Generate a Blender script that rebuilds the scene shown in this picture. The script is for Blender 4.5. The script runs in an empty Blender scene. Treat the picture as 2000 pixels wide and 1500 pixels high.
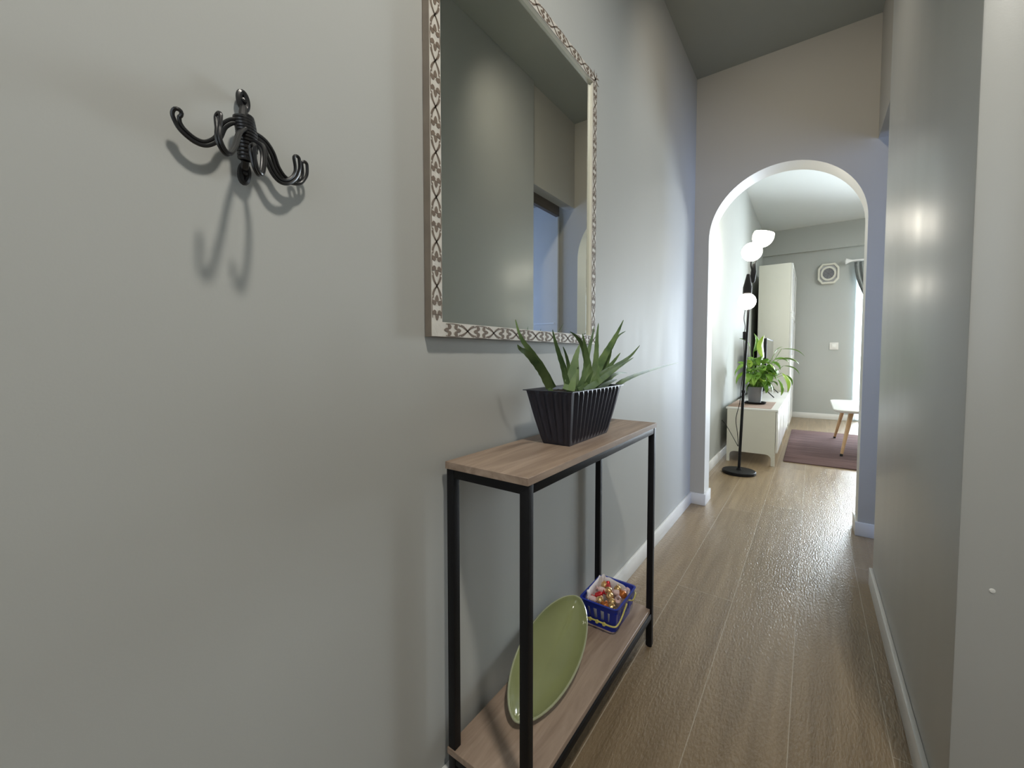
import bpy, bmesh, math, random
from mathutils import Vector, Matrix, noise
random.seed(7)
PI = math.pi
S = bpy.context.scene
COL = S.collection

# ------------------------------------------------------------------ camera
cam_d = bpy.data.cameras.new('camera')
cam = bpy.data.objects.new('camera', cam_d); COL.objects.link(cam)
Rv = Vector((0.8053632, 0.59278075, -0.00104229)); Uv = Vector((-0.02430472, 0.03477757, 0.9990995)); Fv = Vector((-0.5922832, 0.80461264, -0.04241594))
mw = Matrix.Identity(4)
for i in range(3):
    mw[i][0] = Rv[i]; mw[i][1] = Uv[i]; mw[i][2] = -Fv[i]
mw.translation = Vector((0.67075, 0.0, 1.03478))
cam.matrix_world = mw
cam_d.sensor_fit = 'HORIZONTAL'; cam_d.sensor_width = 36
cam_d.lens = 815.70 / 2000 * 36
cam_d.shift_x = (1000 - 985.45) / 2000
cam_d.shift_y = -(750 - 729.29) / 2000
cam_d.clip_start = 0.02
S.camera = cam

# ------------------------------------------------------------------ world, exposure
w = bpy.data.worlds.new('daylight'); S.world = w; w.use_nodes = True
w.node_tree.nodes['Background'].inputs[0].default_value = (0.72, 0.86, 1.0, 1)
w.node_tree.nodes['Background'].inputs[1].default_value = 1.6
S.view_settings.view_transform = 'Standard'; S.view_settings.look = 'None'
S.view_settings.exposure = 0.0; S.view_settings.gamma = 1.0
S.view_settings.use_curve_mapping = False
S.cycles.max_bounces = 10; S.cycles.diffuse_bounces = 6; S.cycles.glossy_bounces = 5
S.cycles.sample_clamp_indirect = 6.0

def area(name, loc, look, sx, sy, power, col):
    d = bpy.data.lights.new(name, 'AREA'); d.shape = 'RECTANGLE'; d.size = sx; d.size_y = sy
    d.energy = power; d.color = col
    o = bpy.data.objects.new(name, d); COL.objects.link(o)
    o.location = loc
    o.rotation_euler = (Vector(look) - Vector(loc)).to_track_quat('-Z', 'Y').to_euler()
    return o
def spot(name, loc, look, power, ang, blend, rad, col):
    d = bpy.data.lights.new(name, 'SPOT'); d.energy = power; d.spot_size = math.radians(ang); d.spot_blend = blend
    d.shadow_soft_size = rad; d.color = col
    o = bpy.data.objects.new(name, d); COL.objects.link(o); o.location = loc
    o.rotation_euler = (Vector(look) - Vector(loc)).to_track_quat('-Z', 'Y').to_euler()
    return o
# daylight through the windows
area('daylight_living_window', (2.10, 8.75, 1.25), (1.00, 3.0, 1.1), 1.8, 2.2, 640, (0.82, 0.92, 1.0))
area('daylight_side_window', (2.62, 2.2, 1.45), (0.5, 2.6, 1.2), 1.1, 1.3, 42, (0.36, 0.52, 1.0))
area('daylight_entrance_glass', (1.0, -1.66, 1.45), (0.5, 1.0, 1.3), 1.3, 1.7, 4, (0.98, 0.97, 0.93))
# recessed entrance downlight, then two added fill lights
spot('downlight_near_hook', (1.10, 0.15, 2.86), (0.22, 0.48, 1.40), 110, 124, 0.75, 0.085, (1.0, 0.95, 0.86))
spot('arch_fill_spot', (0.50, 1.62, 2.86), (0.50, 3.10, 1.60), 23, 116, 1.0, 0.04, (1.0, 0.90, 0.76))  # unseen spot added to brighten the arch wall
area('living_fill_light', (2.4, 6.2, 2.95), (2.4, 6.2, 0), 0.5, 0.5, 60, (1.0, 0.98, 0.92))  # unseen lamp added to raise the living room's overall brightness

HOOKS = [[(0.032, 0.263, 1.357), (0.028, 0.255, 1.356), (0.026, 0.248, 1.353), (0.024, 0.24, 1.344), (0.022, 0.235, 1.33), (0.021, 0.229, 1.321), (0.02, 0.219, 1.314), (0.02, 0.208, 1.314), (0.02, 0.197, 1.32), (0.02, 0.191, 1.327), (0.022, 0.188, 1.335), (0.024, 0.189, 1.339)], [(0.036, 0.262, 1.346), (0.05, 0.249, 1.331), (0.07, 0.235, 1.302), (0.085, 0.223, 1.284), (0.09, 0.215, 1.284), (0.092, 0.209, 1.295), (0.09, 0.21, 1.311), (0.088, 0.211, 1.323)], [(0.036, 0.266, 1.329), (0.05, 0.27, 1.325), (0.062, 0.271, 1.318), (0.072, 0.269, 1.304), (0.08, 0.264, 1.282), (0.086, 0.258, 1.271), (0.09, 0.251, 1.276), (0.092, 0.247, 1.292), (0.092, 0.247, 1.299)], [(0.034, 0.266, 1.338), (0.034, 0.275, 1.338), (0.032, 0.285, 1.334), (0.03, 0.292, 1.32), (0.028, 0.301, 1.304), (0.026, 0.312, 1.296), (0.025, 0.324, 1.298), (0.025, 0.335, 1.309), (0.026, 0.339, 1.323), (0.028, 0.337, 1.336)], [(0.034, 0.266, 1.342), (0.032, 0.278, 1.345), (0.028, 0.292, 1.342), (0.024, 0.303, 1.332), (0.021, 0.311, 1.316), (0.019, 0.322, 1.305), (0.018, 0.334, 1.303), (0.018, 0.347, 1.308), (0.019, 0.354, 1.321), (0.021, 0.353, 1.335)]]
SPINE = [(0.012, 0.271, 1.397), (0.014, 0.27, 1.386), (0.03, 0.265, 1.367), (0.032, 0.266, 1.337), (0.03, 0.268, 1.31), (0.02, 0.269, 1.302), (0.016, 0.27, 1.295), (0.014, 0.271, 1.285)]
ALOE = [([(0.15, 0.897, 0.955), (0.155, 0.86, 0.99), (0.16, 0.821, 1.014), (0.165, 0.773, 1.039), (0.17, 0.738, 1.049), (0.17, 0.726, 1.058)], 0.021), ([(0.13, 0.951, 0.951), (0.125, 0.901, 1.005), (0.12, 0.854, 1.046), (0.115, 0.832, 1.067), (0.11, 0.819, 1.09), (0.105, 0.812, 1.12)], 0.0152), ([(0.12, 1.042, 0.955), (0.12, 1.025, 0.997), (0.12, 1.0, 1.034), (0.12, 0.975, 1.073), (0.12, 0.961, 1.103)], 0.0161), ([(0.11, 1.076, 0.967), (0.11, 1.07, 1.006), (0.11, 1.055, 1.037), (0.11, 1.037, 1.06)], 0.0106), ([(0.17, 0.945, 0.948), (0.17, 0.972, 0.984), (0.17, 0.99, 1.019), (0.17, 1.007, 1.047), (0.17, 1.018, 1.064)], 0.0214), ([(0.14, 1.097, 0.936), (0.14, 1.115, 0.978), (0.14, 1.124, 1.017), (0.14, 1.095, 1.065), (0.14, 1.058, 1.088), (0.14, 1.02, 1.1)], 0.0187), ([(0.17, 1.041, 0.939), (0.17, 1.077, 0.98), (0.17, 1.067, 1.023), (0.17, 1.051, 1.061), (0.17, 1.035, 1.094)], 0.0204), ([(0.11, 1.178, 0.956), (0.11, 1.191, 1.016), (0.11, 1.211, 1.064), (0.11, 1.229, 1.095), (0.11, 1.243, 1.128)], 0.0135), ([(0.14, 1.142, 0.933), (0.14, 1.182, 0.993), (0.14, 1.194, 1.046), (0.14, 1.198, 1.093), (0.14, 1.208, 1.135)], 0.0183), ([(0.13, 1.177, 0.93), (0.13, 1.226, 0.991), (0.13, 1.279, 1.034), (0.13, 1.334, 1.073), (0.13, 1.394, 1.117), (0.13, 1.445, 1.161)], 0.0259), ([(0.11, 1.304, 0.95), (0.1, 1.375, 1.034), (0.095, 1.43, 1.068), (0.09, 1.497, 1.106), (0.09, 1.575, 1.129)], 0.0141), ([(0.11, 1.265, 0.924), (0.11, 1.303, 0.976), (0.11, 1.351, 1.017), (0.11, 1.389, 1.054)], 0.029), ([(0.15, 1.134, 0.931), (0.15, 1.196, 0.96), (0.15, 1.263, 0.994), (0.15, 1.319, 1.021), (0.15, 1.366, 1.044)], 0.0184), ([(0.18, 0.997, 0.942), (0.18, 1.056, 0.954), (0.18, 1.14, 0.98), (0.18, 1.268, 1.006), (0.18, 1.381, 1.034), (0.18, 1.472, 1.071)], 0.02), ([(0.19, 1.011, 0.942), (0.19, 1.072, 0.956), (0.19, 1.167, 0.98), (0.19, 1.275, 1.006), (0.19, 1.38, 1.028)], 0.0177), ([(0.12, 1.273, 0.923), (0.12, 1.32, 0.946), (0.12, 1.371, 0.964), (0.12, 1.433, 0.973), (0.12, 1.52, 0.97)], 0.0169), ([(0.16, 1.288, 0.931), (0.165, 1.334, 0.947), (0.17, 1.411, 0.96), (0.175, 1.518, 0.972), (0.18, 1.743, 0.989), (0.19, 1.962, 1.003)], 0.0141), ([(0.185, 1.07, 0.937), (0.185, 1.096, 0.963), (0.185, 1.108, 1.007)], 0.0205), ([(0.17, 1.137, 0.932), (0.17, 1.216, 0.951), (0.17, 1.287, 0.959)], 0.0164), ([(0.19, 0.933, 0.947), (0.19, 0.943, 0.971), (0.19, 0.959, 0.992)], 0.0171)]

# ------------------------------------------------------------------ helpers
class MB:
    def __init__(s): s.bm = bmesh.new()
    def box(s, a, b, bev=0.0, seg=2, rot=None, piv=None):
        r = bmesh.ops.create_cube(s.bm, size=1.0); vs = r['verts']
        a = Vector(a); b = Vector(b); c = (a + b) / 2; d = b - a
        for v in vs: v.co = Vector((v.co.x * d.x, v.co.y * d.y, v.co.z * d.z)) + c
        if bev > 0:
            es = list({e for v in vs for e in v.link_edges})
            r = bmesh.ops.bevel(s.bm, geom=es, offset=bev, segments=seg, affect='EDGES', profile=0.5)
            vs = list({v for f in r['faces'] for v in f.verts} | {v for v in vs if v.is_valid})
        if rot: bmesh.ops.rotate(s.bm, verts=vs, cent=piv or c, matrix=rot)
        return vs
    def prism(s, pts, off):
        """closed outline pts (3D, planar) extruded by vector off"""
        off = Vector(off); n = len(pts)
        A = [s.bm.verts.new(Vector(p)) for p in pts]; B = [s.bm.verts.new(Vector(p) + off) for p in pts]
        s.bm.faces.new(A[::-1]); s.bm.faces.new(B)
        for i in range(n): s.bm.faces.new((A[i], A[(i+1) % n], B[(i+1) % n], B[i]))
        return A + B
    def tube(s, pts, r, seg=10, caps=True, closed=False):
        pts = [Vector(p) for p in pts]; n = len(pts)
        rr = r if isinstance(r, (list, tuple)) else [r] * n
        rings = []; up = None
        for i, p in enumerate(pts):
            a = pts[(i-1) % n] if (closed or i > 0) else p
            b = pts[(i+1) % n] if (closed or i < n-1) else p
            t = (b - a).normalized()
            if up is None:
                up = Vector((0, 0, 1)) if abs(t.z) < 0.9 else Vector((1, 0, 0))
            up = (up - t * up.dot(t))
            if up.length < 1e-5: up = t.orthogonal()
            up.normalize(); sd = t.cross(up)
            rings.append([s.bm.verts.new(p + (up * math.cos(2*PI*k/seg) + sd * math.sin(2*PI*k/seg)) * rr[i]) for k in range(seg)])
        m = n if closed else n-1
        for i in range(m):
            A = rings[i]; B = rings[(i+1) % n]
            for k in range(seg): s.bm.faces.new((A[k], A[(k+1) % seg], B[(k+1) % seg], B[k]))
        if caps and not closed:
            s.bm.faces.new(rings[0][::-1]); s.bm.faces.new(rings[-1])
    def lathe(s, prof, c, seg=40, axis=None, cap0=False, cap1=False):
        """prof: (radius, height) pairs about c; axis optional direction"""
        c = Vector(c); q = Vector((0, 0, 1)).rotation_difference(Vector(axis).normalized()) if axis else None
        rings = []
        for r, h in prof:
            ring = []
            for k in range(seg):
                v = Vector((r * math.cos(2*PI*k/seg), r * math.sin(2*PI*k/seg), h))
                if q: v = q @ v
                ring.append(s.bm.verts.new(c + v))
            rings.append(ring)
        for A, B in zip(rings, rings[1:]):
            for k in range(seg): s.bm.faces.new((A[k], A[(k+1) % seg], B[(k+1) % seg], B[k]))
        if cap0: s.bm.faces.new(rings[0][::-1])
        if cap1: s.bm.faces.new(rings[-1])
    def grid(s, P, closed_u=False):
        V = [[s.bm.verts.new(Vector(p)) for p in row] for row in P]
        for i in range(len(V)-1):
            m = len(V[i]); rng = m if closed_u else m-1
            for j in range(rng):
                try: s.bm.faces.new((V[i][j], V[i][(j+1) % m], V[i+1][(j+1) % m], V[i+1][j]))
                except ValueError: pass
        return V
    def build(s, name, mat, parent=None, smooth=True, weld=0.0):
        if weld: bmesh.ops.remove_doubles(s.bm, verts=s.bm.verts, dist=weld)
        bmesh.ops.recalc_face_normals(s.bm, faces=s.bm.faces)
        if parent is not None:
            o = Vector((0, 0, 0)); q = parent
            while q is not None: o += q.location; q = q.parent
            for v in s.bm.verts: v.co -= o
        me = bpy.data.meshes.new(name); s.bm.to_mesh(me); s.bm.free()
        me.materials.append(mat)
        if smooth:
            for p in me.polygons: p.use_smooth = True
            try: me.set_sharp_from_angle(angle=math.radians(38))
            except Exception: pass
        ob = bpy.data.objects.new(name, me); COL.objects.link(ob)
        if parent is not None: ob.parent = parent
        return ob
def thing(name, label, cat, loc, group=None):
    o = bpy.data.objects.new(name, None); COL.objects.link(o); o.location = loc; o.empty_display_size = 0.05
    o['label'] = label; o['category'] = cat
    if group: o['group'] = group
    return o
def tag(o, label, cat, group=None):
    o['label'] = label; o['category'] = cat
    if group: o['group'] = group
    return o
def struct(o): o['kind'] = 'structure'; return o
def smoothline(pts, n=6):
    """Catmull-Rom through pts"""
    pts = [Vector(p) for p in pts]; out = []
    for i in range(len(pts)-1):
        p0 = pts[max(i-1, 0)]; p1 = pts[i]; p2 = pts[i+1]; p3 = pts[min(i+2, len(pts)-1)]
        for k in range(n):
            t = k / n
            out.append(0.5 * ((2*p1) + (p2-p0)*t + (2*p0-5*p1+4*p2-p3)*t*t + (3*p1-p0-3*p2+p3)*t**3))
    out.append(pts[-1]); return out

# ------------------------------------------------------------------ materials
def mat(name, col, rough=0.5, metal=0.0, spec=0.5, var=0.04, vscale=12, bump=0.0, bscale=80, coat=0.0, sss=0.0, trans=0.0):
    m = bpy.data.materials.new(name); m.use_nodes = True; nt = m.node_tree; N = nt.nodes; Lk = nt.links
    b = N['Principled BSDF']
    b.inputs['Roughness'].default_value = rough; b.inputs['Metallic'].default_value = metal
    b.inputs['Specular IOR Level'].default_value = spec; b.inputs['Coat Weight'].default_value = coat
    if trans: b.inputs['Transmission Weight'].default_value = trans
    tc = N.new('ShaderNodeTexCoord')
    nz = N.new('ShaderNodeTexNoise'); nz.inputs['Scale'].default_value = vscale; nz.inputs['Detail'].default_value = 4
    Lk.new(tc.outputs['Object'], nz.inputs['Vector'])
    mx = N.new('ShaderNodeMix'); mx.data_type = 'RGBA'
    mx.inputs[6].default_value = (*[c * (1 - var) for c in col], 1); mx.inputs[7].default_value = (*[min(1, c * (1 + var)) for c in col], 1)
    Lk.new(nz.outputs['Fac'], mx.inputs[0]); Lk.new(mx.outputs[2], b.inputs['Base Color'])
    if bump:
        n2 = N.new('ShaderNodeTexNoise'); n2.inputs['Scale'].default_value = bscale; n2.inputs['Detail'].default_value = 3
        Lk.new(tc.outputs['Object'], n2.inputs['Vector'])
        bp = N.new('ShaderNodeBump'); bp.inputs['Strength'].default_value = bump; bp.inputs['Distance'].default_value = 0.002
        Lk.new(n2.outputs['Fac'], bp.inputs['Height']); Lk.new(bp.outputs[0], b.inputs['Normal'])
    m['b'] = 1
    return m
def wood(name, c1, c2, axis='Y', scale=1.0, rough=0.45, bump=0.1):
    m = bpy.data.materials.new(name); m.use_nodes = True; nt = m.node_tree; N = nt.nodes; Lk = nt.links
    b = N['Principled BSDF']; b.inputs['Roughness'].default_value = rough
    tc = N.new('ShaderNodeTexCoord'); mp = N.new('ShaderNodeMapping')
    sc = {'X': (2.5, 26, 26), 'Y': (26, 2.5, 26), 'Z': (26, 26, 2.5)}[axis]
    mp.inputs['Scale'].default_value = [v * scale for v in sc]
    Lk.new(tc.outputs['Object'], mp.inputs['Vector'])
    n1 = N.new('ShaderNodeTexNoise'); n1.inputs['Scale'].default_value = 1.0; n1.inputs['Detail'].default_value = 8; n1.inputs['Roughness'].default_value = 0.62
    n1.inputs['Distortion'].default_value = 0.6
    Lk.new(mp.outputs[0], n1.inputs['Vector'])
    cr = N.new('ShaderNodeValToRGB'); cr.color_ramp.elements[0].position = 0.32; cr.color_ramp.elements[0].color = (*c1, 1)
    cr.color_ramp.elements[1].position = 0.66; cr.color_ramp.elements[1].color = (*c2, 1)
    Lk.new(n1.outputs['Fac'], cr.inputs[0]); Lk.new(cr.outputs[0], b.inputs['Base Color'])
    bp = N.new('ShaderNodeBump'); bp.inputs['Strength'].default_value = bump; bp.inputs['Distance'].default_value = 0.001
    Lk.new(n1.outputs['Fac'], bp.inputs['Height']); Lk.new(bp.outputs[0], b.inputs['Normal'])
    return m
def paint(name, col, rough=0.42, spec=0.5, streak=0.10):
    """satin wall paint: faint roller orange peel plus vertical trowel streaks, soft mottling"""
    m = bpy.data.materials.new(name); m.use_nodes = True; nt = m.node_tree; N = nt.nodes; Lk = nt.links
    b = N['Principled BSDF']; b.inputs['Specular IOR Level'].default_value = spec
    tc = N.new('ShaderNodeTexCoord')
    n0 = N.new('ShaderNodeTexNoise'); n0.inputs['Scale'].default_value = 1.7; n0.inputs['Detail'].default_value = 3
    Lk.new(tc.outputs['Object'], n0.inputs['Vector'])
    mx = N.new('ShaderNodeMix'); mx.data_type = 'RGBA'
    mx.inputs[6].default_value = (*[c * 0.965 for c in col], 1); mx.inputs[7].default_value = (*[c * 1.03 for c in col], 1)
    Lk.new(n0.outputs['Fac'], mx.inputs[0]); Lk.new(mx.outputs[2], b.inputs['Base Color'])
    n1 = N.new('ShaderNodeTexNoise'); n1.inputs['Scale'].default_value = 260; n1.inputs['Detail'].default_value = 2
    Lk.new(tc.outputs['Object'], n1.inputs['Vector'])
    mp = N.new('ShaderNodeMapping'); mp.inputs['Scale'].default_value = (9, 9, 2.2)
    Lk.new(tc.outputs['Object'], mp.inputs['Vector'])
    n2 = N.new('ShaderNodeTexNoise'); n2.inputs['Scale'].default_value = 1; n2.inputs['Detail'].default_value = 1.5
    Lk.new(mp.outputs[0], n2.inputs['Vector'])
    b1 = N.new('ShaderNodeBump'); b1.inputs['Strength'].default_value = 0.12; b1.inputs['Distance'].default_value = 0.0006
    b2 = N.new('ShaderNodeBump'); b2.inputs['Strength'].default_value = streak; b2.inputs['Distance'].default_value = 0.0022
    Lk.new(n1.outputs['Fac'], b1.inputs['Height']); Lk.new(n2.outputs['Fac'], b2.inputs['Height'])
    Lk.new(b1.outputs[0], b2.inputs['Normal']); Lk.new(b2.outputs[0], b.inputs['Normal'])
    mr = N.new('ShaderNodeMapRange'); mr.inputs[3].default_value = rough - 0.05; mr.inputs[4].default_value = rough + 0.06
    Lk.new(n2.outputs['Fac'], mr.inputs[0]); Lk.new(mr.outputs[0], b.inputs['Roughness'])
    return m
def floor_mat():
    m = bpy.data.materials.new('wood_look_tile'); m.use_nodes = True; nt = m.node_tree; N = nt.nodes; Lk = nt.links
    b = N['Principled BSDF']
    tc = N.new('ShaderNodeTexCoord'); sp = N.new('ShaderNodeSeparateXYZ'); cb = N.new('ShaderNodeCombineXYZ')
    Lk.new(tc.outputs['Object'], sp.inputs[0])
    ax = N.new('ShaderNodeMath'); ax.operation = 'ADD'; ax.inputs[1].default_value = 0.0115   # rows start so a joint lies at x = 0.207
    dv = N.new('ShaderNodeMath'); dv.operation = 'DIVIDE'; dv.inputs[1].default_value = 0.2185
    fl = N.new('ShaderNodeMath'); fl.operation = 'FLOOR'
    ay = N.new('ShaderNodeMath'); ay.operation = 'MULTIPLY_ADD'; ay.inputs[1].default_value = -0.225   # every row starts a step further on
    a2 = N.new('ShaderNodeMath'); a2.operation = 'ADD'; a2.inputs[1].default_value = -0.525 + 6.0
    Lk.new(sp.outputs['X'], ax.inputs[0]); Lk.new(ax.outputs[0], dv.inputs[0]); Lk.new(dv.outputs[0], fl.inputs[0])
    Lk.new(sp.outputs['Y'], a2.inputs[0]); Lk.new(fl.outputs[0], ay.inputs[0]); Lk.new(a2.outputs[0], ay.inputs[2])
    Lk.new(ay.outputs[0], cb.inputs['X']); Lk.new(ax.outputs[0], cb.inputs['Y'])
    br = N.new('ShaderNodeTexBrick'); br.offset = 0.0; br.offset_frequency = 2; br.squash = 1
    br.inputs['Scale'].default_value = 1; br.inputs['Mortar Size'].default_value = 0.0013; br.inputs['Mortar Smooth'].default_value = 0.2
    br.inputs['Brick Width'].default_value = 1.2; br.inputs['Row Height'].default_value = 0.2185
    br.inputs['Color1'].default_value = (0.25, 0.25, 0.25, 1); br.inputs['Color2'].default_value = (0.75, 0.75, 0.75, 1)
    br.inputs['Mortar'].default_value = (0.5, 0.5, 0.5, 1); br.inputs['Bias'].default_value = 0
    Lk.new(cb.outputs[0], br.inputs['Vector'])
    # long grain, shifted per plank
    mp = N.new('ShaderNodeMapping'); mp.inputs['Scale'].default_value = (1.6, 26, 1)
    Lk.new(cb.outputs[0], mp.inputs['Vector'])
    sh = N.new('ShaderNodeVectorMath'); sh.operation = 'MULTIPLY_ADD'; sh.inputs[1].default_value = (9, 5, 3)
    Lk.new(br.outputs['Color'], sh.inputs[0]); Lk.new(mp.outputs[0], sh.inputs[2])
    g = N.new('ShaderNodeTexNoise'); g.inputs['Scale'].default_value = 1.0; g.inputs['Detail'].default_value = 7; g.inputs['Roughness'].default_value = 0.6; g.inputs['Distortion'].default_value = 0.5
    Lk.new(sh.outputs[0], g.inputs['Vector'])
    cr = N.new('ShaderNodeValToRGB'); e = cr.color_ramp.elements
    e[0].position = 0.28; e[0].color = FLOOR_DARK; e[1].position = 0.7; e[1].color = FLOOR_LIGHT
    Lk.new(g.outputs['Fac'], cr.inputs[0])
    tint = N.new('ShaderNodeMix'); tint.data_type = 'RGBA'; tint.blend_type = 'MULTIPLY'; tint.inputs[0].default_value = 1
    mr = N.new('ShaderNodeMapRange'); mr.inputs[1].default_value = 0.25; mr.inputs[2].default_value = 0.75; mr.inputs[3].default_value = 0.90; mr.inputs[4].default_value = 1.08
    Lk.new(br.outputs['Color'], mr.inputs[0]); Lk.new(cr.outputs[0], tint.inputs[6]); Lk.new(mr.outputs[0], tint.inputs[7])
    mx = N.new('ShaderNodeMix'); mx.data_type = 'RGBA'; mx.inputs[7].default_value = (0.44, 0.37, 0.28, 1)
    Lk.new(br.outputs['Fac'], mx.inputs[0]); Lk.new(tint.outputs[2], mx.inputs[6]); Lk.new(mx.outputs[2], b.inputs['Base Color'])
    b.inputs['Roughness'].default_value = 0.30; b.inputs['Specular IOR Level'].default_value = 0.36
    # fine embossed relief that sparkles against the window
    mp2 = N.new('ShaderNodeMapping'); mp2.inputs['Scale'].default_value = (55, 150, 1)
    Lk.new(cb.outputs[0], mp2.inputs['Vector'])
    n2 = N.new('ShaderNodeTexNoise'); n2.inputs['Scale'].default_value = 1; n2.inputs['Detail'].default_value = 3
    Lk.new(mp2.outputs[0], n2.inputs['Vector'])
    b1 = N.new('ShaderNodeBump'); b1.inputs['Strength'].default_value = 0.8; b1.inputs['Distance'].default_value = 0.0032
    Lk.new(n2.outputs['Fac'], b1.inputs['Height'])
    b2 = N.new('ShaderNodeBump'); b2.invert = True; b2.inputs['Strength'].default_value = 0.08; b2.inputs['Distance'].default_value = 0.001
    Lk.new(br.outputs['Fac'], b2.inputs['Height']); Lk.new(b1.outputs[0], b2.inputs['Normal']); Lk.new(b2.outputs[0], b.inputs['Normal'])
    return m
def emis(name, col, st):
    m = bpy.data.materials.new(name); m.use_nodes = True; b = m.node_tree.nodes['Principled BSDF']
    b.inputs['Base Color'].default_value = (0.9, 0.9, 0.88, 1)
    b.inputs['Emission Color'].default_value = (*col, 1); b.inputs['Emission Strength'].default_value = st
    return m
FLOOR_DARK = (0.205, 0.146, 0.084, 1); FLOOR_LIGHT = (0.318, 0.234, 0.142, 1)
M = dict(
    wall=paint('wall_paint', (0.50, 0.505, 0.48), 0.33, 0.6, 0.03),
    walla=paint('corridor_left_paint', (0.475, 0.48, 0.455), 0.56, 0.10),
    wall2=paint('arch_wall_paint', (0.47, 0.445, 0.39), 0.6, 0.3, 0.1),
    walll=paint('living_wall_paint', (0.44, 0.455, 0.435), 0.75, 0.08),
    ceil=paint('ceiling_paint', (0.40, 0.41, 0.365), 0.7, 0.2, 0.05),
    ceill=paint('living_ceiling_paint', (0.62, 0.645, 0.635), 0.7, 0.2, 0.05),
    intrados=paint('arch_inner_pale', (0.60, 0.585, 0.53), 0.45, 0.3, 0.1),
    floor=floor_mat(),
    base=mat('baseboard_white', (0.72, 0.71, 0.68), 0.35, var=0.02),
    white=mat('white_gloss', (0.78, 0.78, 0.75), 0.18, var=0.02),
    cream=mat('cream_lacquer', (0.66, 0.65, 0.57), 0.4, var=0.02),
    blackm=mat('black_metal', (0.008, 0.008, 0.009), 0.5, spec=0.22, var=0.1, bump=0.15, bscale=300),
    iron=mat('black_wire', (0.014, 0.014, 0.015), 0.32, spec=0.6, var=0.15),
    board=wood('table_board_wood', (0.250, 0.176, 0.128), (0.46, 0.345, 0.262), 'Y', 1.0, 0.5),
    edge=wood('table_board_edge', (0.20, 0.15, 0.12), (0.30, 0.235, 0.19), 'Y', 1.2, 0.55),
    whitewash=mat('whitewashed_wood', (0.62, 0.585, 0.52), 0.6, var=0.14, vscale=45, bump=0.4, bscale=160),
    carve=mat('carved_brown', (0.17, 0.125, 0.09), 0.7, var=0.3, vscale=90),
    frameside=mat('frame_side_wood', (0.23, 0.19, 0.15), 0.6, var=0.2, vscale=30),
    lip=mat('frame_lip_wood', (0.74, 0.71, 0.60), 0.4, var=0.06),
    potm=mat('planter_dark_metal', (0.034, 0.036, 0.052), 0.36, metal=0.25, spec=0.5, var=0.2, vscale=30, bump=0.1),
    soil=mat('soil', (0.025, 0.018, 0.013), 0.95, var=0.5, vscale=120, bump=0.8, bscale=150),
    aloe=None, leaf=None,
    bowl=mat('green_glaze', (0.300, 0.325, 0.150), 0.12, spec=0.6, var=0.10, vscale=9, coat=0.5),
    rimglaze=mat('pale_rim_glaze', (0.40, 0.42, 0.27), 0.15, spec=0.6, var=0.1, vscale=20, coat=0.4),
    blue=mat('blue_plastic', (0.010, 0.030, 0.33), 0.30, var=0.05),
    yellow=mat('yellow_plastic', (0.68, 0.60, 0.16), 0.35, var=0.05),
    tissue=mat('tissue_paper', (0.80, 0.76, 0.76), 0.8, var=0.05, bump=0.5, bscale=60),
    gold=mat('gold_foil', (0.80, 0.56, 0.26), 0.22, metal=0.8, var=0.25, vscale=90, bump=0.8, bscale=200),
    red=mat('red_foil', (0.55, 0.03, 0.04), 0.25, metal=0.4, var=0.25, vscale=90, bump=0.7, bscale=200),
    amber=mat('amber_foil', (0.62, 0.20, 0.05), 0.22, metal=0.5, var=0.25, vscale=90, bump=0.7, bscale=200),
    pinkw=mat('pale_pink_wrapper', (0.75, 0.55, 0.52), 0.3, var=0.2, vscale=90, bump=0.7, bscale=200),
    glass_on=emis('lit_opal_glass', (1.0, 0.93, 0.80), 18),
    tvs=mat('screen_black_glass', (0.012, 0.012, 0.014), 0.08, spec=0.6),
    rug=None,
    mat_b=wood('woven_mat', (0.24, 0.15, 0.11), (0.42, 0.30, 0.23), 'X', 2.0, 0.9),
    leg=wood('table_leg_wood', (0.34, 0.19, 0.085), (0.52, 0.33, 0.17), 'Z', 1.0, 0.4),
    grey=mat('grey_ceramic', (0.20, 0.20, 0.215), 0.5, var=0.08),
    greyp=mat('grey_plastic', (0.36, 0.36, 0.37), 0.4, var=0.05),
    curtain=mat('grey_curtain_cloth', (0.30, 0.32, 0.315), 0.9, var=0.08, vscale=40, bump=0.3, bscale=300),
    sheer=mat('sheer_curtain_cloth', (0.80, 0.88, 0.92), 0.9, var=0.03, trans=0.35),
    brown=wood('brown_lintel_wood', (0.05, 0.035, 0.025), (0.10, 0.075, 0.055), 'Y'),
    winf=mat('window_frame_white', (0.80, 0.80, 0.79), 0.3, var=0.02),
)
def mirror_mat():
    m = bpy.data.materials.new('mirror_silver'); m.use_nodes = True; N = m.node_tree.nodes; Lk = m.node_tree.links
    b = N['Principled BSDF']; b.inputs['Metallic'].default_value = 1; b.inputs['Roughness'].default_value = 0.012
    nz = N.new('ShaderNodeTexNoise'); nz.inputs['Scale'].default_value = 3; tc = N.new('ShaderNodeTexCoord'); Lk.new(tc.outputs['Object'], nz.inputs['Vector'])
    mx = N.new('ShaderNodeMix'); mx.data_type = 'RGBA'; mx.inputs[6].default_value = (0.74, 0.77, 0.73, 1); mx.inputs[7].default_value = (0.76, 0.79, 0.75, 1)
    Lk.new(nz.outputs['Fac'], mx.inputs[0]); Lk.new(mx.outputs[2], b.inputs['Base Color']); return m
M['mirror'] = mirror_mat()
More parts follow.
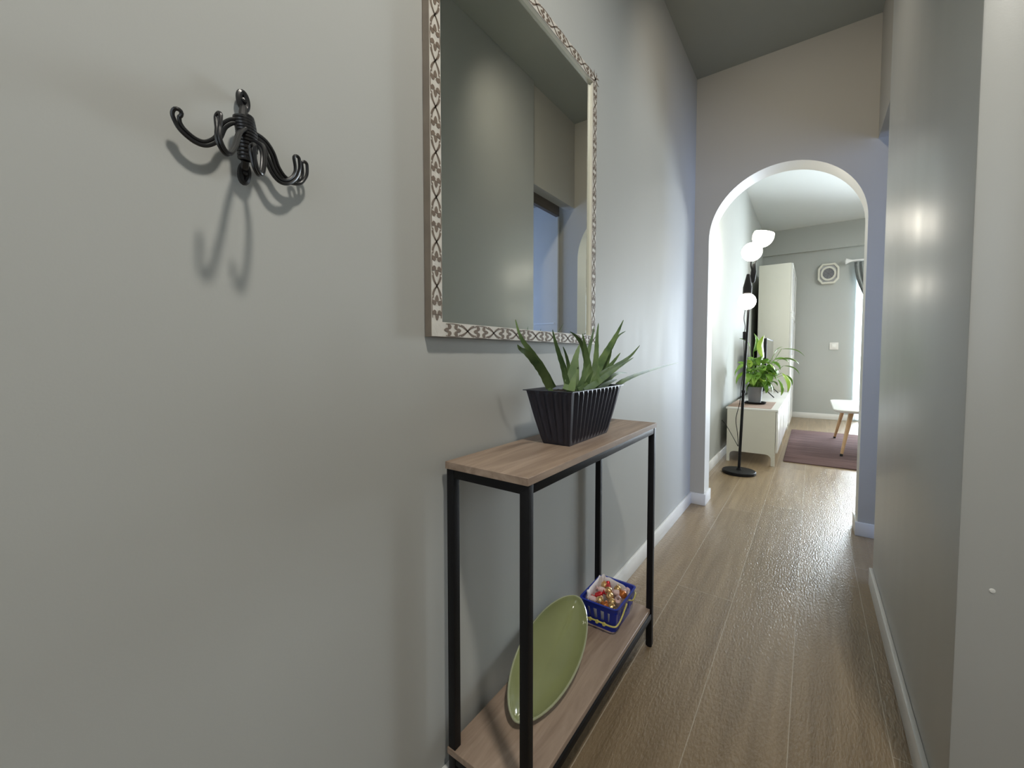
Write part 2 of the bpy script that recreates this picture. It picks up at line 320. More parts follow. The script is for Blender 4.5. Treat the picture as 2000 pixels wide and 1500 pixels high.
def leafmat(name, c1, c2, rough, stretch=(30, 30, 30)):
    m = bpy.data.materials.new(name); m.use_nodes = True; N = m.node_tree.nodes; Lk = m.node_tree.links
    b = N['Principled BSDF']; b.inputs['Roughness'].default_value = rough; b.inputs['Specular IOR Level'].default_value = 0.25
    b.inputs['Subsurface Weight'].default_value = 0.08; b.inputs['Subsurface Radius'].default_value = (0.01, 0.02, 0.005)
    tc = N.new('ShaderNodeTexCoord'); mp = N.new('ShaderNodeMapping'); mp.inputs['Scale'].default_value = stretch
    nz = N.new('ShaderNodeTexNoise'); nz.inputs['Scale'].default_value = 1; nz.inputs['Detail'].default_value = 3
    Lk.new(tc.outputs['Object'], mp.inputs['Vector']); Lk.new(mp.outputs[0], nz.inputs['Vector'])
    cr = N.new('ShaderNodeValToRGB'); cr.color_ramp.elements[0].position = 0.3; cr.color_ramp.elements[0].color = (*c1, 1)
    cr.color_ramp.elements[1].position = 0.7; cr.color_ramp.elements[1].color = (*c2, 1)
    Lk.new(nz.outputs['Fac'], cr.inputs[0]); Lk.new(cr.outputs[0], b.inputs['Base Color']); return m
M['aloe'] = leafmat('aloe_skin', (0.060, 0.115, 0.045), (0.185, 0.270, 0.100), 0.52, (16, 16, 12))
M['leaf'] = leafmat('lily_leaf', (0.09, 0.22, 0.030), (0.27, 0.46, 0.075), 0.3, (9, 9, 9))
M['leaf2'] = leafmat('lily_leaf_fresh', (0.30, 0.50, 0.06), (0.45, 0.62, 0.12), 0.3, (9, 9, 9))
def rug_mat():
    m = bpy.data.materials.new('rug_weave'); m.use_nodes = True; N = m.node_tree.nodes; Lk = m.node_tree.links
    b = N['Principled BSDF']; b.inputs['Roughness'].default_value = 1.0; b.inputs['Specular IOR Level'].default_value = 0.02
    tc = N.new('ShaderNodeTexCoord'); mp = N.new('ShaderNodeMapping'); mp.inputs['Scale'].default_value = (1.2, 30, 1)
    nz = N.new('ShaderNodeTexNoise'); nz.inputs['Scale'].default_value = 1.5; nz.inputs['Detail'].default_value = 6
    Lk.new(tc.outputs['Object'], mp.inputs['Vector']); Lk.new(mp.outputs[0], nz.inputs['Vector'])
    cr = N.new('ShaderNodeValToRGB'); cr.color_ramp.elements[0].position = 0.3; cr.color_ramp.elements[0].color = (0.080, 0.050, 0.048, 1)
    cr.color_ramp.elements[1].position = 0.72; cr.color_ramp.elements[1].color = (0.190, 0.130, 0.125, 1)
    Lk.new(nz.outputs['Fac'], cr.inputs[0]); Lk.new(cr.outputs[0], b.inputs['Base Color'])
    bp = N.new('ShaderNodeBump'); bp.inputs['Strength'].default_value = 0.5; bp.inputs['Distance'].default_value = 0.003
    Lk.new(nz.outputs['Fac'], bp.inputs['Height']); Lk.new(bp.outputs[0], b.inputs['Normal']); return m
M['rug'] = rug_mat()

# ------------------------------------------------------------------ room shell
HC = 2.895; HL = 3.12; YA = 3.109; TA = 0.16; W = 0.913; LX = -0.05
XN = 1.95; YB = -1.6; YF = 8.5; XL = 4.2; YE = 1.185; YO = 2.462
def boxobj(name, a, b, m, bev=0.0, st=True, parent=None):
    q = MB(); q.box(a, b, bev); o = q.build(name, m, parent)
    if st: struct(o)
    return o
boxobj('floor', (-0.15, YB - 0.1, -0.06), (XL + 0.1, YF + 0.2, 0.0), M['floor'])
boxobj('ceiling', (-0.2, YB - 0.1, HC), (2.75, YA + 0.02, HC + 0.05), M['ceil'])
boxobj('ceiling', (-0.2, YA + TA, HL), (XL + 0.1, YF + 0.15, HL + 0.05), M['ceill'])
boxobj('wall_left', (-0.12, YB - 0.1, 0), (0.0, YA, HC), M['walla'])
boxobj('wall_left_living', (LX - 0.1, YA + TA, 0), (LX, YF, HL), M['walll'])
# right corridor wall, its outer corner towards the camera at y = 1.185
boxobj('wall_right', (W, YE, 0), (W + 0.10, YO, HC), M['wall'], 0.004)
boxobj('wall_entrance_right', (W + 0.10, YE, 0), (XN, YE + 0.10, HC), M['wall'])
# header over the opening to the side room, set back a little
boxobj('wall_right_header', (W + 0.022, YO, 2.226), (W + 0.10, YA, HC), M['wall2'])
boxobj('trim_1', (W + 0.100, YO + 0.02, 2.150), (W + 0.130, 3.00, 2.230), M['brown'])
dr = bpy.data.objects.new('door_1', None); COL.objects.link(dr); dr['kind'] = 'structure'; dr.location = (1.45, YA - 0.02, 0)
q = MB(); q.box((1.07, YA - 0.030, 0.01), (1.85, YA - 0.002, 2.30), 0.002); q.build('door_leaf', M['base'], dr)
q = MB(); q.box((1.10, YA - 0.034, 1.30), (1.84, YA - 0.029, 1.312)); q.build('door_moulding', M['base'], dr)
q = MB(); q.tube([(1.79, YA - 0.028, 1.03), (1.79, YA - 0.07, 1.03), (1.68, YA - 0.07, 1.03)], 0.009, 10); q.build('door_handle', M['greyp'], dr)
# entrance zone behind and right of the camera
boxobj('wall_entrance_side', (XN, YB, 0), (XN + 0.1, YE + 0.1, HC), M['wall'])
def wall_with_hole(name, axis, pos, thick, u0, u1, z1, hu0, hu1, hz0, hz1, m):
    q = MB()
    def bx(a0, a1, z0, zz):
        if a1 - a0 < 1e-4 or zz - z0 < 1e-4: return
        if axis == 'Y': q.box((a0, pos, z0), (a1, pos + thick, zz))
        else: q.box((pos, a0, z0), (pos + thick, a1, zz))
    bx(u0, hu0, 0, z1); bx(hu1, u1, 0, z1); bx(hu0, hu1, 0, hz0); bx(hu0, hu1, hz1, z1)
    return struct(q.build(name, m))
wall_with_hole('wall_back', 'Y', YB - 0.1, 0.1, -0.12, XN + 0.1, HC, 0.35, 1.65, 0.6, 2.3, M['wall'])
wall_with_hole('wall_side_room', 'X', 2.5, 0.1, YE + 0.1, YA, HC, 1.65, 2.75, 0.8, 2.1, M['wall'])
boxobj('wall_side_room_south', (XN + 0.1, YE, 0), (2.6, YE + 0.1, HC), M['wall'])
wall_with_hole('wall_far', 'Y', YF, 0.12, LX - 0.1, XL + 0.1, HL, 1.20, 3.95, 0.02, 2.42, M['walll'])
boxobj('wall_far_bulkhead', (LX, YF - 0.06, 2.72), (XL, YF, HL), M['walll'])
boxobj('wall_right_living', (XL, YA + TA, 0), (XL + 0.1, YF + 0.1, HL), M['walll'])
# arch wall
XA, XB, AR = 0.0905, 0.9050, 0.4073
AX = (XA + XB) / 2; AZ = 1.808
arc = [(AX + AR * math.cos(t), AZ + AR * math.sin(t)) for t in [PI * (1 - k / 40) for k in range(41)]]
q = MB()
xl, xr = -0.15, XL + 0.1
ht = HL + 0.02
q.prism([(xl, YA, 0), (XA, YA, 0)] + [(x, YA, z) for x, z in arc] + [(XB, YA, 0), (xr, YA, 0), (xr, YA, ht), (xl, YA, ht)], (0, TA, 0))
struct(q.build('wall_arch', M['wall2']))
# thin paler skin over the inner face of the arch
q = MB()
prof = [(XA, 0.079)] + arc + [(XB, 0.079)]
inner = []
e = 0.0015
for x, z in prof:
    d = Vector((AX - x, 0, (AZ - z) if z > AZ else 0)); d.normalize()
    inner.append((x + d.x * e, z + d.z * e))
rows = [[(x, YA - 0.0005, z) for x, z in inner], [(x, YA + TA + 0.0005, z) for x, z in inner],
        [(x, YA + TA + 0.0005, z) for x, z in prof], [(x, YA - 0.0005, z) for x, z in prof]]
q.grid(rows + [rows[0]])
struct(q.build('trim_2', M['intrados'], weld=1e-6))

# baseboards
def bb(name, a, b): return boxobj(name, a, b, M['base'], 0.003)
BH, BT = 0.079, 0.013
bb('baseboard_left', (0, YB, 0), (BT, YA - BT, BH))
q = MB(); q.box((0, YA - BT, 0), (XA + BT, YA, BH), 0.003); q.box((XA, YA - 0.001, 0), (XA + BT, YA + TA + BT, BH), 0.003)
struct(q.build('baseboard_arch_left', M['base']))
q = MB(); q.box((XB - BT, YA - BT, 0), (1.03, YA, BH), 0.003); q.box((XB - BT, YA - 0.001, 0), (XB, YA + TA + BT, BH), 0.003)
struct(q.build('baseboard_arch_right', M['base']))
q = MB(); q.box((W - BT, YE - BT, 0), (W, YO, BH), 0.003); q.box((W - 0.001, YE - BT, 0), (XN, YE, BH), 0.003)
struct(q.build('baseboard_right', M['base']))
bb('baseboard_living_left', (LX, YA + TA, 0), (LX + BT, YF - BT, 0.09))
bb('baseboard_far', (LX, YF - BT, 0), (1.19, YF, 0.09))

# windows
def window(name, axis, pos, u0, u1, z0, z1, nu, nz, t=0.05, fw=0.05):
    root = bpy.data.objects.new(name, None); COL.objects.link(root); root['kind'] = 'structure'
    root.location = ((u0+u1)/2, pos, z0) if axis == 'Y' else (pos, (u0+u1)/2, z0)
    q = MB()
    def bx(a0, a1, c0, c1, th=t):
        if axis == 'Y': q.box((a0, pos, c0), (a1, pos + th, c1), 0.002, 1)
        else: q.box((pos, a0, c0), (pos + th, a1, c1), 0.002, 1)
    bx(u0, u0 + fw, z0, z1); bx(u1 - fw, u1, z0, z1); bx(u0 + fw, u1 - fw, z0, z0 + fw); bx(u0 + fw, u1 - fw, z1 - fw, z1)
    for k in range(1, nu):
        c = u0 + (u1 - u0) * k / nu; bx(c - 0.03, c + 0.03, z0 + fw, z1 - fw, t * 0.9)
    for k in range(1, nz):
        c = z0 + (z1 - z0) * k / nz
        for j in range(nu):
            a0 = u0 + (u1 - u0) * j / nu + (fw if j == 0 else 0.03); a1 = u0 + (u1 - u0) * (j+1) / nu - (fw if j == nu-1 else 0.03)
            bx(a0, a1, c - 0.02, c + 0.02, t * 0.8)
    q.build('window_frame', M['winf'], root)
    g = MB()
    if axis == 'Y': g.box((u0 + fw, pos + t*0.3, z0 + fw), (u1 - fw, pos + t*0.3 + 0.004, z1 - fw))
    else: g.box((pos + t*0.3, u0 + fw, z0 + fw), (pos + t*0.3 + 0.004, u1 - fw, z1 - fw))
    m = bpy.data.materials.get('clear_glass')
    if not m:
        m = bpy.data.materials.new('clear_glass'); m.use_nodes = True; N = m.node_tree.nodes; Lk = m.node_tree.links
        N.remove(N['Principled BSDF']); tr = N.new('ShaderNodeBsdfTransparent'); gl = N.new('ShaderNodeBsdfGlossy'); gl.inputs['Roughness'].default_value = 0.02
        fr = N.new('ShaderNodeFresnel'); fr.inputs['IOR'].default_value = 1.3; ms = N.new('ShaderNodeMixShader')
        Lk.new(fr.outputs[0], ms.inputs[0]); Lk.new(tr.outputs[0], ms.inputs[1]); Lk.new(gl.outputs[0], ms.inputs[2]); Lk.new(ms.outputs[0], N['Material Output'].inputs[0])
    g.build('pane', m, root)
    return root
window('window_1', 'Y', YF + 0.03, 1.20, 3.95, 0.02, 2.42, 4, 3)
window('window_2', 'X', 2.52, 1.65, 2.75, 0.8, 2.1, 2, 1)
window('window_3', 'Y', YB - 0.07, 0.35, 1.65, 0.6, 2.3, 2, 1)

# ------------------------------------------------------------------ wire wall hook
C0 = Vector((0.03, 0.262, 1.345))
hk = thing('wall_hook', 'black twisted wire coat hook with five curved arms on the bare left wall', 'hook', (0.0, 0.262, 1.28))
def double_wire(pts, deep=False, r=0.0025, gap=0.0025, eye=0.0042, nm='hook_arm'):
    P = smoothline(pts, 7); n = len(P)
    q = MB(); sides = []
    for sgn in (-1, 1):
        L = []
        up = None
        for i, p in enumerate(P):
            t = (P[min(i+1, n-1)] - P[max(i-1, 0)]).normalized()
            nrm = t.cross(Vector((1, 0, 0))) if not deep else (Vector((1, 0.25, 0)) - t * t.dot(Vector((1, 0.25, 0))))
            if nrm.length < 0.2: nrm = t.cross(Vector((0, 0, 1)))
            nrm.normalize()
            if up is not None and nrm.dot(up) < 0: nrm = -nrm
            up = nrm
            f = i / (n-1)
            wdt = gap
            if f > 0.84: wdt = gap + (eye - gap) * math.sin((f - 0.84) / 0.16 * PI * 0.5)
            L.append(p + nrm * wdt * sgn)
        sides.append(L)
    e0, e1 = sides[0][-1], sides[1][-1]; mid = (e0 + e1) / 2; dr_ = (P[-1] - P[-2]).normalized(); hh = (e0 - mid); rr_ = hh.length
    loop = sides[0] + [mid + hh * math.cos(PI * k / 6) + dr_ * rr_ * math.sin(PI * k / 6) for k in range(1, 6)] + sides[1][::-1]
    q.tube(loop, r, 8)
    return q.build(nm, M['iron'], hk)
for k, pts in enumerate(HOOKS): double_wire(pts, deep=k in (1, 2))
# wound coil around the stem
q = MB(); P = []
a = Vector(SPINE[2]); b = Vector(SPINE[4]); turns = 13
for i in range(turns * 14 + 1):
    f = i / (turns * 14); c = a.lerp(b, f); an = 2*PI*i/14
    R = 0.0112 if f < 0.75 else 0.0112 - 0.010 * (f - 0.75)
    c.x = 0.024 + 0.006 * math.sin(f * PI)
    P.append(c + Vector((math.cos(an) * R * 0.9, math.sin(an) * R, 0)))
q.tube(P, 0.0028, 7); q.build('wire_coil', M['iron'], hk)
q = MB(); q.tube([Vector((0.026, p[1], p[2])) for p in SPINE[2:5]], 0.009, 10); q.build('stem', M['iron'], hk)
def loop_obj(c, ry, rz, tilt, nm):
    q = MB(); P = []
    for k in range(20):
        t = 2*PI*k/20; y = ry*math.cos(t); z = rz*math.sin(t)
        P.append(Vector((0.010, c[1] + y*math.cos(tilt) - z*math.sin(tilt), c[2] + y*math.sin(tilt) + z*math.cos(tilt))))
    q.tube(P, 0.0042, 8, closed=True)
    q.lathe([(0.0, 0.0), (0.004, 0.0), (0.0045, 0.012), (0.003, 0.015), (0.0, 0.016)], (0.0, c[1], c[2]), 12, (1, 0, 0))
    return q.build(nm, M['iron'], hk)
loop_obj(SPINE[0], 0.0052, 0.0115, 0.15, 'fixing_loop')
loop_obj(SPINE[6], 0.0052, 0.0125, -0.1, 'fixing_loop')
q = MB(); q.tube(smoothline([Vector((0.02, SPINE[4][1], SPINE[4][2])), Vector((0.014, SPINE[5][1], SPINE[5][2])), Vector((0.010, SPINE[6][1], SPINE[6][2] + 0.01))], 5), 0.005, 8); q.build('neck', M['iron'], hk); q = MB()
q.tube(smoothline([Vector((0.010, SPINE[0][1], SPINE[0][2] - 0.01)), Vector((0.012, SPINE[1][1], SPINE[1][2])), Vector((0.02, SPINE[2][1], SPINE[2][2]))], 5), 0.005, 8)
q.build('neck', M['iron'], hk)

# ------------------------------------------------------------------ mirror
MY0, MY1, MZ0, MZ1 = 0.6217, 1.4463, 1.0757, 2.037
FWD = 0.034
mir = thing('wall_mirror', 'tall rectangular mirror in a whitewashed carved frame above the console table', 'mirror', (0.0, (MY0+MY1)/2, MZ0))
def mitre_frame(mb, o, i, x0, x1, x1i):
    """o, i = (y0,y1,z0,z1) outer and inner rectangles"""
    def ring(r, x): y0, y1, z0, z1 = r; return [(x, y0, z0), (x, y1, z0), (x, y1, z1), (x, y0, z1)]
    rows = [ring(o, x0), ring(o, x1), ring(i, x1i), ring(i, x0)]
    mb.grid([list(r) for r in rows] + [rows[0]], closed_u=True)
def shrink(r, d): return (r[0]+d, r[1]-d, r[2]+d, r[3]-d)
O = (MY0, MY1, MZ0, MZ1)
q = MB(); mitre_frame(q, shrink(O, 0.0), shrink(O, 0.006), 0.0015, 0.0205, 0.0205); q.build('frame_side', M['frameside'], mir, False, 1e-6)
q = MB(); mitre_frame(q, shrink(O, 0.0008), shrink(O, FWD - 0.002), 0.0030, 0.0220, 0.0220); fr = q.build('frame', M['whitewash'], mir, False, 1e-6)
q = MB(); mitre_frame(q, shrink(O, FWD - 0.0025), shrink(O, FWD - 0.0002), 0.0030, 0.0215, 0.0090)
q.build('frame_lip', M['lip'], mir, False, 1e-6)
boxobj('mirror_glass', (0.003, MY0 + FWD - 0.01, MZ0 + FWD - 0.01), (0.0110, MY1 - FWD + 0.01, MZ1 - FWD + 0.01), M['mirror'], 0, False, mir)
# carved repeat: leaf clusters and crossed curves, along every side of the frame
q = MB(); XF = 0.0223
def put(fn, pts2, h=0.0005):
    q.prism([fn(s, t) for s, t in pts2], (h, 0, 0))
def ell(cs, ct, a, b, rot, n=9, pt=0.0):
    o = []
    for k in range(n):
        th = 2*PI*k/n; x = a*math.cos(th); y = b*math.sin(th)*(1 - pt*math.cos(th))
        o.append((cs + x*math.cos(rot) - y*math.sin(rot), ct + x*math.sin(rot) + y*math.cos(rot)))
    return o
def strip(pts, wd):
    L = []; R_ = []
    for i, p in enumerate(pts):
        a = pts[max(i-1, 0)]; b = pts[min(i+1, len(pts)-1)]; d = (b[0]-a[0], b[1]-a[1]); l = math.hypot(*d); n = (-d[1]/l*wd, d[0]/l*wd)
        L.append((p[0]+n[0], p[1]+n[1])); R_.append((p[0]-n[0], p[1]-n[1]))
    return L, R_
def put_strip(fn, pts, wd=0.0009):
    L, R_ = strip(pts, wd)
    for i in range(len(pts)-1): put(fn, [R_[i], R_[i+1], L[i+1], L[i]], 0.0004)
BW = FWD - 0.004
def side(fn, length, per):
    n = max(1, round((length - 0.03) / per)); per = (length - 0.03) / n
    for k in range(n):
        s0 = 0.015 + per * (k + 0.5); m = BW / 2 + 0.001
        for sg2 in (-1, 1):       # two facing clusters of three pointed leaves
            c0 = s0 + sg2 * 0.0075
            for ds, dt, rt, ln in ((0.0125, 0, 0, 0.0075), (0.0035, 0.0085, 0.9, 0.0068), (0.0035, -0.0085, -0.9, 0.0068)):
                put(fn, ell(c0 + sg2 * ds, m + dt, ln, 0.0048, rt if sg2 > 0 else PI - rt, 9, 0.45))
        for sg in (-1, 1):
            for o1, w1 in ((0.0, 0.0014), (0.006, 0.0011)):
                put_strip(fn, [(s0 + 0.026 - o1 + (per - 0.052 + 2*o1) * f, m + sg * ((0.0125 - o1*0.3) * math.cos(PI * f))) for f in [j/8 for j in range(9)]], w1)
            put_strip(fn, [(s0 - 0.022 + 0.044 * f, m + sg * (0.0128 + 0.0015 * math.sin(PI * f))) for f in [j/6 for j in range(7)]], 0.0008)
PER = 0.094
side(lambda s, t: (XF, MY0 + t, MZ0 + s), MZ1 - MZ0, PER)
side(lambda s, t: (XF, MY1 - t, MZ0 + s), MZ1 - MZ0, PER)
side(lambda s, t: (XF, MY0 + s, MZ0 + t), MY1 - MY0, PER)
side(lambda s, t: (XF, MY0 + s, MZ1 - t), MY1 - MY0, PER)
q.build('carved_pattern', M['carve'], mir, False)

# ------------------------------------------------------------------ console table
G, D, T0, T1 = 0.0183, 0.2205, 0.6625, 1.4855
TH, BTH = 0.80, 0.016
ct = thing('console_table', 'narrow console table with brown wooden boards on a black metal frame', 'table', (G + D/2, (T0+T1)/2, 0))
q = MB(); q.box((G, T0, TH - BTH), (G + D, T1, TH), 0.0008, 1); q.build('tabletop', M['board'], ct)
q = MB(); q.box((G, T0, 0.124), (G + D - 0.008, T1 - 0.012, 0.139), 0.0008, 1); q.build('shelf', M['board'], ct)
LG = 0.020
xs = (G + 0.002, G + D - 0.002 - LG); ys = (T0 + 0.003, T1 - 0.003 - LG)
for x in xs:
    for y in ys:
        q = MB(); q.box((x, y, 0.004), (x + LG, y + LG, TH - BTH), 0.0012, 2); l = q.build('leg', M['blackm'], ct)
        q = MB(); q.lathe([(0.0, 0), (0.009, 0), (0.0095, 0.004), (0.0, 0.004)], (x + LG/2, y + LG/2, 0), 16); q.build('foot', M['blackm'], l)
def rail(a, b, nm='rail'):
    q = MB(); q.box(a, b, 0.0012, 2); return q.build(nm, M['blackm'], ct)
for z0, z1 in ((TH - BTH - 0.020, TH - BTH), (0.104, 0.124)):
    for y in ys: rail((xs[0] + LG, y + 0.001, z0), (xs[1], y + LG - 0.001, z1))
    for x in xs: rail((x + 0.001, ys[0] + LG, z0), (x + LG - 0.001, ys[1], z1))

# ------------------------------------------------------------------ aloe in fluted planter
PC = Vector((0.133, 1.080, TH))
pw, pl, pw2, pl2, ph = 0.078, 0.240, 0.146, 0.340, 0.146
al = thing('potted_aloe', 'spiky green aloe in a dark fluted rectangular planter on the console table', 'plant', PC)
def planter():
    q = MB(); rows = []
    nl, nw = 104, 44     # samples along long/short sides
    prof = [(0.0, 1, 0), (0.004, 1, 0), (0.010, 1, 0.3), (0.02, 1, 1), (ph*0.5, 1, 1), (ph-0.012, 1, 1), (ph-0.007, 1, 0.7), (ph-0.003, 1, 0), (ph-0.002, 1.0, -1), (ph, 1.0, -1)]
    def outline(w_, l_, amp):
        pts = []
        hw, hl = w_/2, l_/2
        def flute(s): return amp * 0.0036 * math.sin(s)
        for i in range(nl):   # +x side, y from -hl to hl
            f = i / nl; e = 1 if 0.04 < f < 0.96 else 0; pts.append((hw + e*flute(f*12*2*PI), -hl + 2*hl*f))
        for i in range(nw):
            f = i / nw; e = 1 if 0.08 < f < 0.92 else 0; pts.append((hw - 2*hw*f, hl + e*flute(f*5*2*PI)))
        for i in range(nl):
            f = i / nl; e = 1 if 0.04 < f < 0.96 else 0; pts.append((-hw - e*flute(f*12*2*PI), hl - 2*hl*f))
        for i in range(nw):
            f = i / nw; e = 1 if 0.08 < f < 0.92 else 0; pts.append((-hw + 2*hw*f, -hl - e*flute(f*5*2*PI)))
        return pts
    for z, k, amp in prof:
        f = z / ph; ff = f ** 0.85
        ww = pw + (pw2 - 0.012 - pw) * ff; ll = pl + (pl2 - 0.014 - pl) * ff
        if amp < 0: ww = pw2; ll = pl2; amp = 0
        rows.append([(PC.x + x, PC.y + y, PC.z + z) for x, y in outline(ww, ll, amp)])
    for z, ww, ll in ((ph, pw2 - 0.014, pl2 - 0.016), (ph - 0.003, pw2 - 0.018, pl2 - 0.020), (ph - 0.018, pw2 - 0.026, pl2 - 0.034)): rows.append([(PC.x + x, PC.y + y, PC.z + z) for x, y in outline(ww, ll, 0)])
    V = q.grid(rows, closed_u=True)
    q.bm.faces.new(V[0][::-1])
    return q.build('planter', M['potm'], al)
planter()
q = MB()
rows = []
for i in range(13):
    rows.append([(PC.x + (i/12 - .5) * (pw2 - 0.023), PC.y + (j/24 - .5) * (pl2 - 0.029), PC.z + ph - 0.010 + 0.005 * noise.noise(Vector((i*0.7, j*0.7, 1)))) for j in range(25)])
q.grid(rows); q.build('soil', M['soil'], al)
def aloe_leaf(pts, wid):
    P = smoothline(pts, 5); n = len(P); q = MB()
    camv = Vector((0.67, 0, 1.03)); rows = []
    for i, p in enumerate(P):
        f = i / (n-1)
        t = (P[min(i+1, n-1)] - P[max(i-1, 0)]).normalized()
        vd = (camv - p).normalized(); s = t.cross(vd).normalized(); u = s.cross(t).normalized()
        ww = wid * 0.46 * (1 - f ** 1.5) ** 0.9 * (0.92 + 0.2 * min(1, f * 5)) + 0.0006
        th = ww * 0.42
        ring = []
        for a, b in ((-1, 0.10), (-0.6, 0.02), (0, -0.12), (0.6, 0.02), (1, 0.10), (0.75, -0.55), (0, -1.0), (-0.75, -0.55)):
            jag = 1.0 + (0.10 if (i % 3 == 0 and abs(a) == 1 and f < 0.92) else 0)
            ring.append(p + s * a * ww * jag + u * b * th)
        rows.append(ring)
    V = q.grid(rows, closed_u=True); q.bm.faces.new(V[-1])
    return q.build('leaf', M['aloe'], al)
for pts, wid in ALOE: aloe_leaf(pts, wid)
for (x, y, dx, dy, dz, wd) in ((0.17, 0.97, 0.0, -0.035, 0.075, 0.012), (0.16, 1.02, 0.03, 0.02, 0.085, 0.016), (0.12, 1.10, -0.02, 0.05, 0.10, 0.015), (0.15, 1.14, 0.03, 0.06, 0.07, 0.014),
                               (0.10, 1.00, -0.03, -0.02, 0.09, 0.013), (0.13, 1.18, 0.0, 0.07, 0.08, 0.013), (0.16, 1.06, 0.035, -0.01, 0.065, 0.015)):
    b = Vector((x, y, PC.z + ph - 0.03)); d = Vector((dx, dy, dz))
    aloe_leaf([b, b + d * 0.5 + Vector((0, 0, 0.015)), b + d + Vector((0, 0, 0.012))], wd)

# ------------------------------------------------------------------ green leaf shaped bowl
bq = [0.099, 0.998, 0.192, -0.11, 0.293, 0.201, 0.432, 0.160, 1.177]
def bowl():
    cx, cy, cz, rz, tilt, pit, L, Wd, ex = bq
    a = Vector((math.sin(rz)*math.cos(pit), math.cos(rz)*math.cos(pit), math.sin(pit)))
    b0 = a.cross(Vector((0, 0, 1))).normalized(); u0 = b0.cross(a)
    b = b0*math.cos(tilt) - u0*math.sin(tilt); nn = b0*math.sin(tilt) + u0*math.cos(tilt)
    depth = 0.060; c = Vector((cx, cy, cz))
    NU, NV = 56, 12
    def pt(t, k, inner):
        # t around rim, k 0 rim .. 1 centre keel
        r = 1 - k
        u = math.cos(t); sv = math.sin(t); v = math.copysign(abs(sv) ** ex, sv)
        L2, W2 = L/2, Wd/2
        th = 0.0045
        if inner: L2 -= th * 0.9; W2 -= th * 0.9
        x = u * L2 * (1 - 0.45 * k ** 1.6) ; y = v * W2 * (1 - k ** 1.15)
        dep = depth * (0.72 * k + 0.28 * (1 - (1 - k) ** 3)) * (1 - 0.30 * abs(u) ** 3 * k)
        if inner: dep *= 0.90
        return c + a * x + b * y - nn * (dep - (0 if not inner else 0.0))
    ts = [2*PI*i/NU for i in range(NU)]
    q = MB(); rows = []
    for j in range(NV, -1, -1): rows.append([pt(t, (j/NV) ** 1.1 * 0.985, True) for t in ts])
    rows.append([(pt(t, 0, True) + pt(t, 0, False)) / 2 + nn * 0.0022 for t in ts])
    for j in range(0, NV + 1): rows.append([pt(t, (j/NV) ** 1.1 * 0.985, False) for t in ts])
    V = q.grid(rows, closed_u=True)
    for R_ in (V[0], V[-1]):
        h = NU // 2
        for i in range(1, h):
            try: q.bm.faces.new((R_[i], R_[i+1] if i+1 <= h else R_[h], R_[(NU-i-1) % NU], R_[(NU-i) % NU])) if i < h-1 else q.bm.faces.new((R_[i], R_[h], R_[NU-i]))
            except ValueError: pass
        try: q.bm.faces.new((R_[0], R_[1], R_[NU-1]))
        except ValueError: pass
    zmin = min(v.co.z for v in q.bm.verts)
    print('bowl zmin', zmin)
    for v in q.bm.verts: v.co.z += 0.1393 - zmin
    o = q.build('leaf_bowl', M['bowl'])
    # put the origin at the bowl's base
    off = Vector((cx, cy, 0.1393))
    for v in o.data.vertices: v.co -= off
    o.location = off
    q = MB(); sh = Vector((0, 0, 0.1393 - zmin))
    q.tube([pt(t, 0, False) + sh - nn * 0.0005 for t in ts], 0.0030, 8, closed=True)
    q.build('rim', M['rimglaze'], o)
    tag(o, 'glossy olive green pointed ceramic bowl leaning on the lower shelf', 'bowl')
bowl()

# ------------------------------------------------------------------ blue basket with sweets
BX, BY, BZ = 0.128, 1.337, 0.139
bw, bl, bk, bh = 0.128, 0.176, 0.81, 0.088
bs = thing('sweets_basket', 'small blue plastic basket with yellow handles on the lower shelf', 'basket', (BX, BY, BZ))
def bpt(x, y, f): k = bk + (1 - bk) * f; return Vector((BX + x*bw/2*k, BY + y*bl/2*k, BZ + bh * f))
q = MB()
def rr(f, inset=0.0, n=6, r=0.014, z=None):
    k = bk + (1 - bk) * f; hx = bw/2*k - inset; hy = bl/2*k - inset; r = max(0.003, r - inset); o = []
    for cx_, cy_, a0 in ((1, 1, 0), (-1, 1, PI/2), (-1, -1, PI), (1, -1, 1.5*PI)):
        for i in range(n + 1):
            a = a0 + PI/2*i/n; o.append((BX + cx_*(hx - r) + r*math.cos(a), BY + cy_*(hy - r) + r*math.sin(a), BZ + (bh*f if z is None else z)))
    return o
def band(f0, f1, th=0.0022, grow=0.0):
    q.grid([rr(f0, th), rr(f0, -grow), rr(f1, -grow), rr(f1, th), rr(f0, th)], closed_u=True)
band(0.0, 0.36); band(0.76, 0.985, 0.0025, 0.0012); band(0.985, 1.0, 0.003, 0.0042)
V = q.grid([rr(0.0, 0.0), rr(0.0, 0.02)], closed_u=True); q.bm.faces.new(V[1]); 
